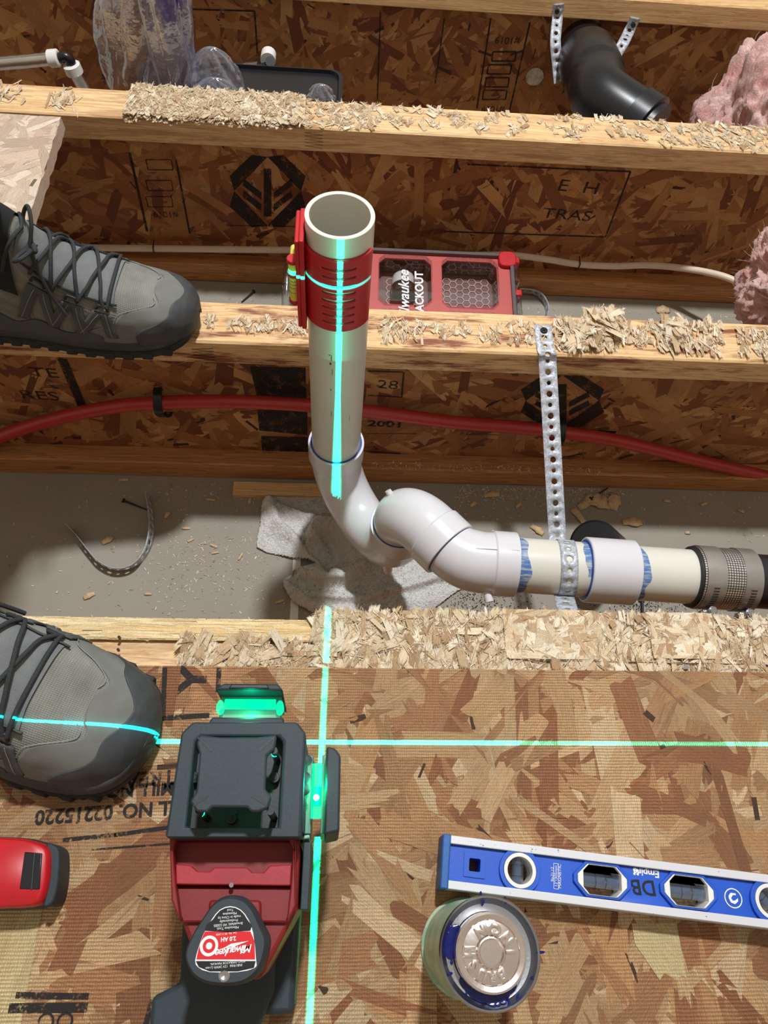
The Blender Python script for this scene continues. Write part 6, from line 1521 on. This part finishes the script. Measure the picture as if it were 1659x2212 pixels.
for (pts, lab) in (([(1207, 8), (1204, 40), (1200, 90), (1204, 140), (1208, 180)], 'left perforated metal strap from the farthest joist down to the black elbow'), ([(1373, 38), (1360, 65), (1348, 90), (1330, 120), (1320, 136)], 'right perforated metal strap from the farthest joist down to the black elbow')):
    P = [atY(a, b, 1.398 - i * (.018 if i > 1 else .001)) for i, (a, b) in enumerate(pts)]
    t_ = thing('hanger_strap', lab, 'strap', tuple(P[0])); strap(t_, 'strap_band', P, V((1, 0, 0)), .019, M_galv, pitch=.0145)
    q = P[0] + V((0.0, -.001, -.012)); mb = MB(); mb.cyl(q + V((0, .01, 0)), q + V((0, -.002, 0)), .004, seg=16); mb.build('wood_screw', M_blackm, t_)
# tufts of wool in the pipe hole
# clear tube with white nuts at the left
tb = thing('clear_water_tube', 'clear plastic water tube with white fittings and black elbow at the upper left', 'pipe', tuple(atY(60, 130, 1.25)))
Yt = 1.26
A = [atY(-60, 143, Yt), atY(0, 137, Yt), atY(60, 132, Yt), atY(108, 127, Yt)]
mb = MB(); mb.tube(crom(A, 5), .0102, 20); mb.build('tube_barrel', M_tubeclear, tb)
mb = MB(); mb.tube([atY(-60, 143, Yt), atY(108, 127, Yt)], .0060, 12); mb.build('tube_bore', simple('tube_liner', (176, 168, 156), 0.4), tb)
mb = MB(); a, b = atY(105, 127, Yt), atY(128, 125, Yt); mb.tube([a, a.lerp(b, .1), b.lerp(a, .1), b], [.011, .0135, .0135, .011], 18); mb.build('white_nut', M_white, tb)
mb = MB(); mb.tube(crom([b, atY(140, 122, Yt), atY(150, 128, Yt), atY(155, 140, Yt)], 5), .0078, 16); mb.build('black_elbow', M_black, tb)
mb = MB(); a, b = atY(153, 138, Yt), atY(163, 160, Yt); mb.tube([a, a.lerp(b, .1), b.lerp(a, .1), b], [.011, .0145, .0145, .011], 18); mb.build('white_nut', M_white, tb)
mb = MB(); mb.tube([b, atY(180, 190, Yt - .02), atY(205, 240, Yt - .05)], .0100, 18); mb.build('tube_barrel', M_tubeclear, tb)
# fitting behind the bags
ft = thing('tube_fitting', 'white-tipped black tube fitting beside the black tray, behind the clear bags', 'fitting', tuple(atY(560, 145, 1.30)))
mb = MB(); a, b = atY(528, 150, 1.3), atY(558, 148, 1.3); mb.tube([a, b], .0115, 18); mb.build('clear_collar', M_tubeclear, ft)
mb = MB(); mb.tube(crom([b, atY(572, 146, 1.3), atY(582, 140, 1.3), atY(584, 133, 1.29)], 5), .0085, 16); mb.build('black_elbow', M_black, ft)
mb = MB(); a = atY(578, 138, 1.29); mb.tube([a + V((0, .01, .0)), a + V((0, .03, .0))], .013, 18); mb.build('white_nut', M_white, ft)
mb = MB(); mb.tube([atY(500, 155, 1.3), atY(530, 150, 1.3)], .012, 16); mb.build('black_socket', M_blackm, ft)
# black tray
tr = thing('black_tray', 'long black plastic bin behind the crusted joist, partly under clear bags', 'bin', (at(500, 300, -.2).x, 1.2, ZF))
xa, xb = atY(300, 180, 1.17).x, atY(738, 190, 1.17).x
zt3 = atY(620, 176, 1.19).z
mb = MB(); R1 = rrect((xa + xb) / 2, 1.18, xb - xa, .10, .02, 6); R2 = shrink(R1, .90)
mb.loft([[V((x, y, z)) for x, y in q] for q, z in ((R2, ZF + .001), (R1, zt3 - .012), (shrink(R1, 1.01), zt3 - .010), (shrink(R1, 1.01), zt3), (shrink(R1, .97), zt3), (shrink(R1, .955), zt3 - .006))], (True, True)); mb.build('bin_shell', M_black, tr, sharp=40)
# clear bags
def bag(label, px, py, Y, w, h, d, seed, lean=0.0, cat='bag'):
    c = atY(px, py, Y); mb = MB(); nu, nv = 72, 44
    def fn(u, v):
        th = 2 * math.pi * u; k = (math.sin(math.pi * min(1, .12 + v * .95)) ** .45) * (1 - .55 * v)
        fo = 1 + .26 * abs(math.sin(4 * th + seed + 3 * v)) * (.3 + v) - .15 + .22 * noise.noise(V((math.cos(th) * 1.6 + seed, math.sin(th) * 1.6, v * 3))) - .16 * abs(noise.noise(V((math.cos(th) * 4 + seed, math.sin(th) * 4, v * 5))))
        fo += .05 * noise.noise(V((math.cos(th) * 9 + seed, math.sin(th) * 9, v * 14)))
        return V((c.x + w / 2 * k * fo * math.cos(th) + lean * v, c.y + d / 2 * k * fo * math.sin(th), c.z + h * v))
    mb.grid(fn, nu, nv); o = mb.build('plastic_bag', M_film, sharp=180); tag(o, label, cat)
    if bpy.data.objects.get('plastic_bag') is not o: pass
    return o
bag('tall crumpled clear bag standing beside the blue handle, left half', 300, 195, 1.13, .175, .31, .07, 1.3, .095)
bag('tall narrow clear bag wrapped around the blue handle', 385, 195, 1.11, .085, .32, .05, 4.1, .0)
bag('rounded clear bag with dark contents resting against the crusted joist', 470, 218, 1.115, .115, .088, .06, 7.7)
bag('low crinkled clear bag puffed up just above the crusted joist', 470, 226, 1.09, .10, .045, .04, 9.2)
bag('small clear bag corner poking up at the right end of the black bin', 694, 222, 1.10, .055, .032, .03, 3.4)
hd = thing('blue_handle', 'dark blue tool handle standing among the clear bags', 'handle', tuple(atY(378, 210, 1.16)))
mb = MB(); mb.tube(crom([atY(415, 215, 1.16), atY(405, 150, 1.16), atY(380, 60, 1.13), atY(366, 0, 1.115), atY(360, -60, 1.11)], 6), .0175, 20); mb.build('handle_tube', simple('deep_blue', (24, 40, 150), 0.4), hd)
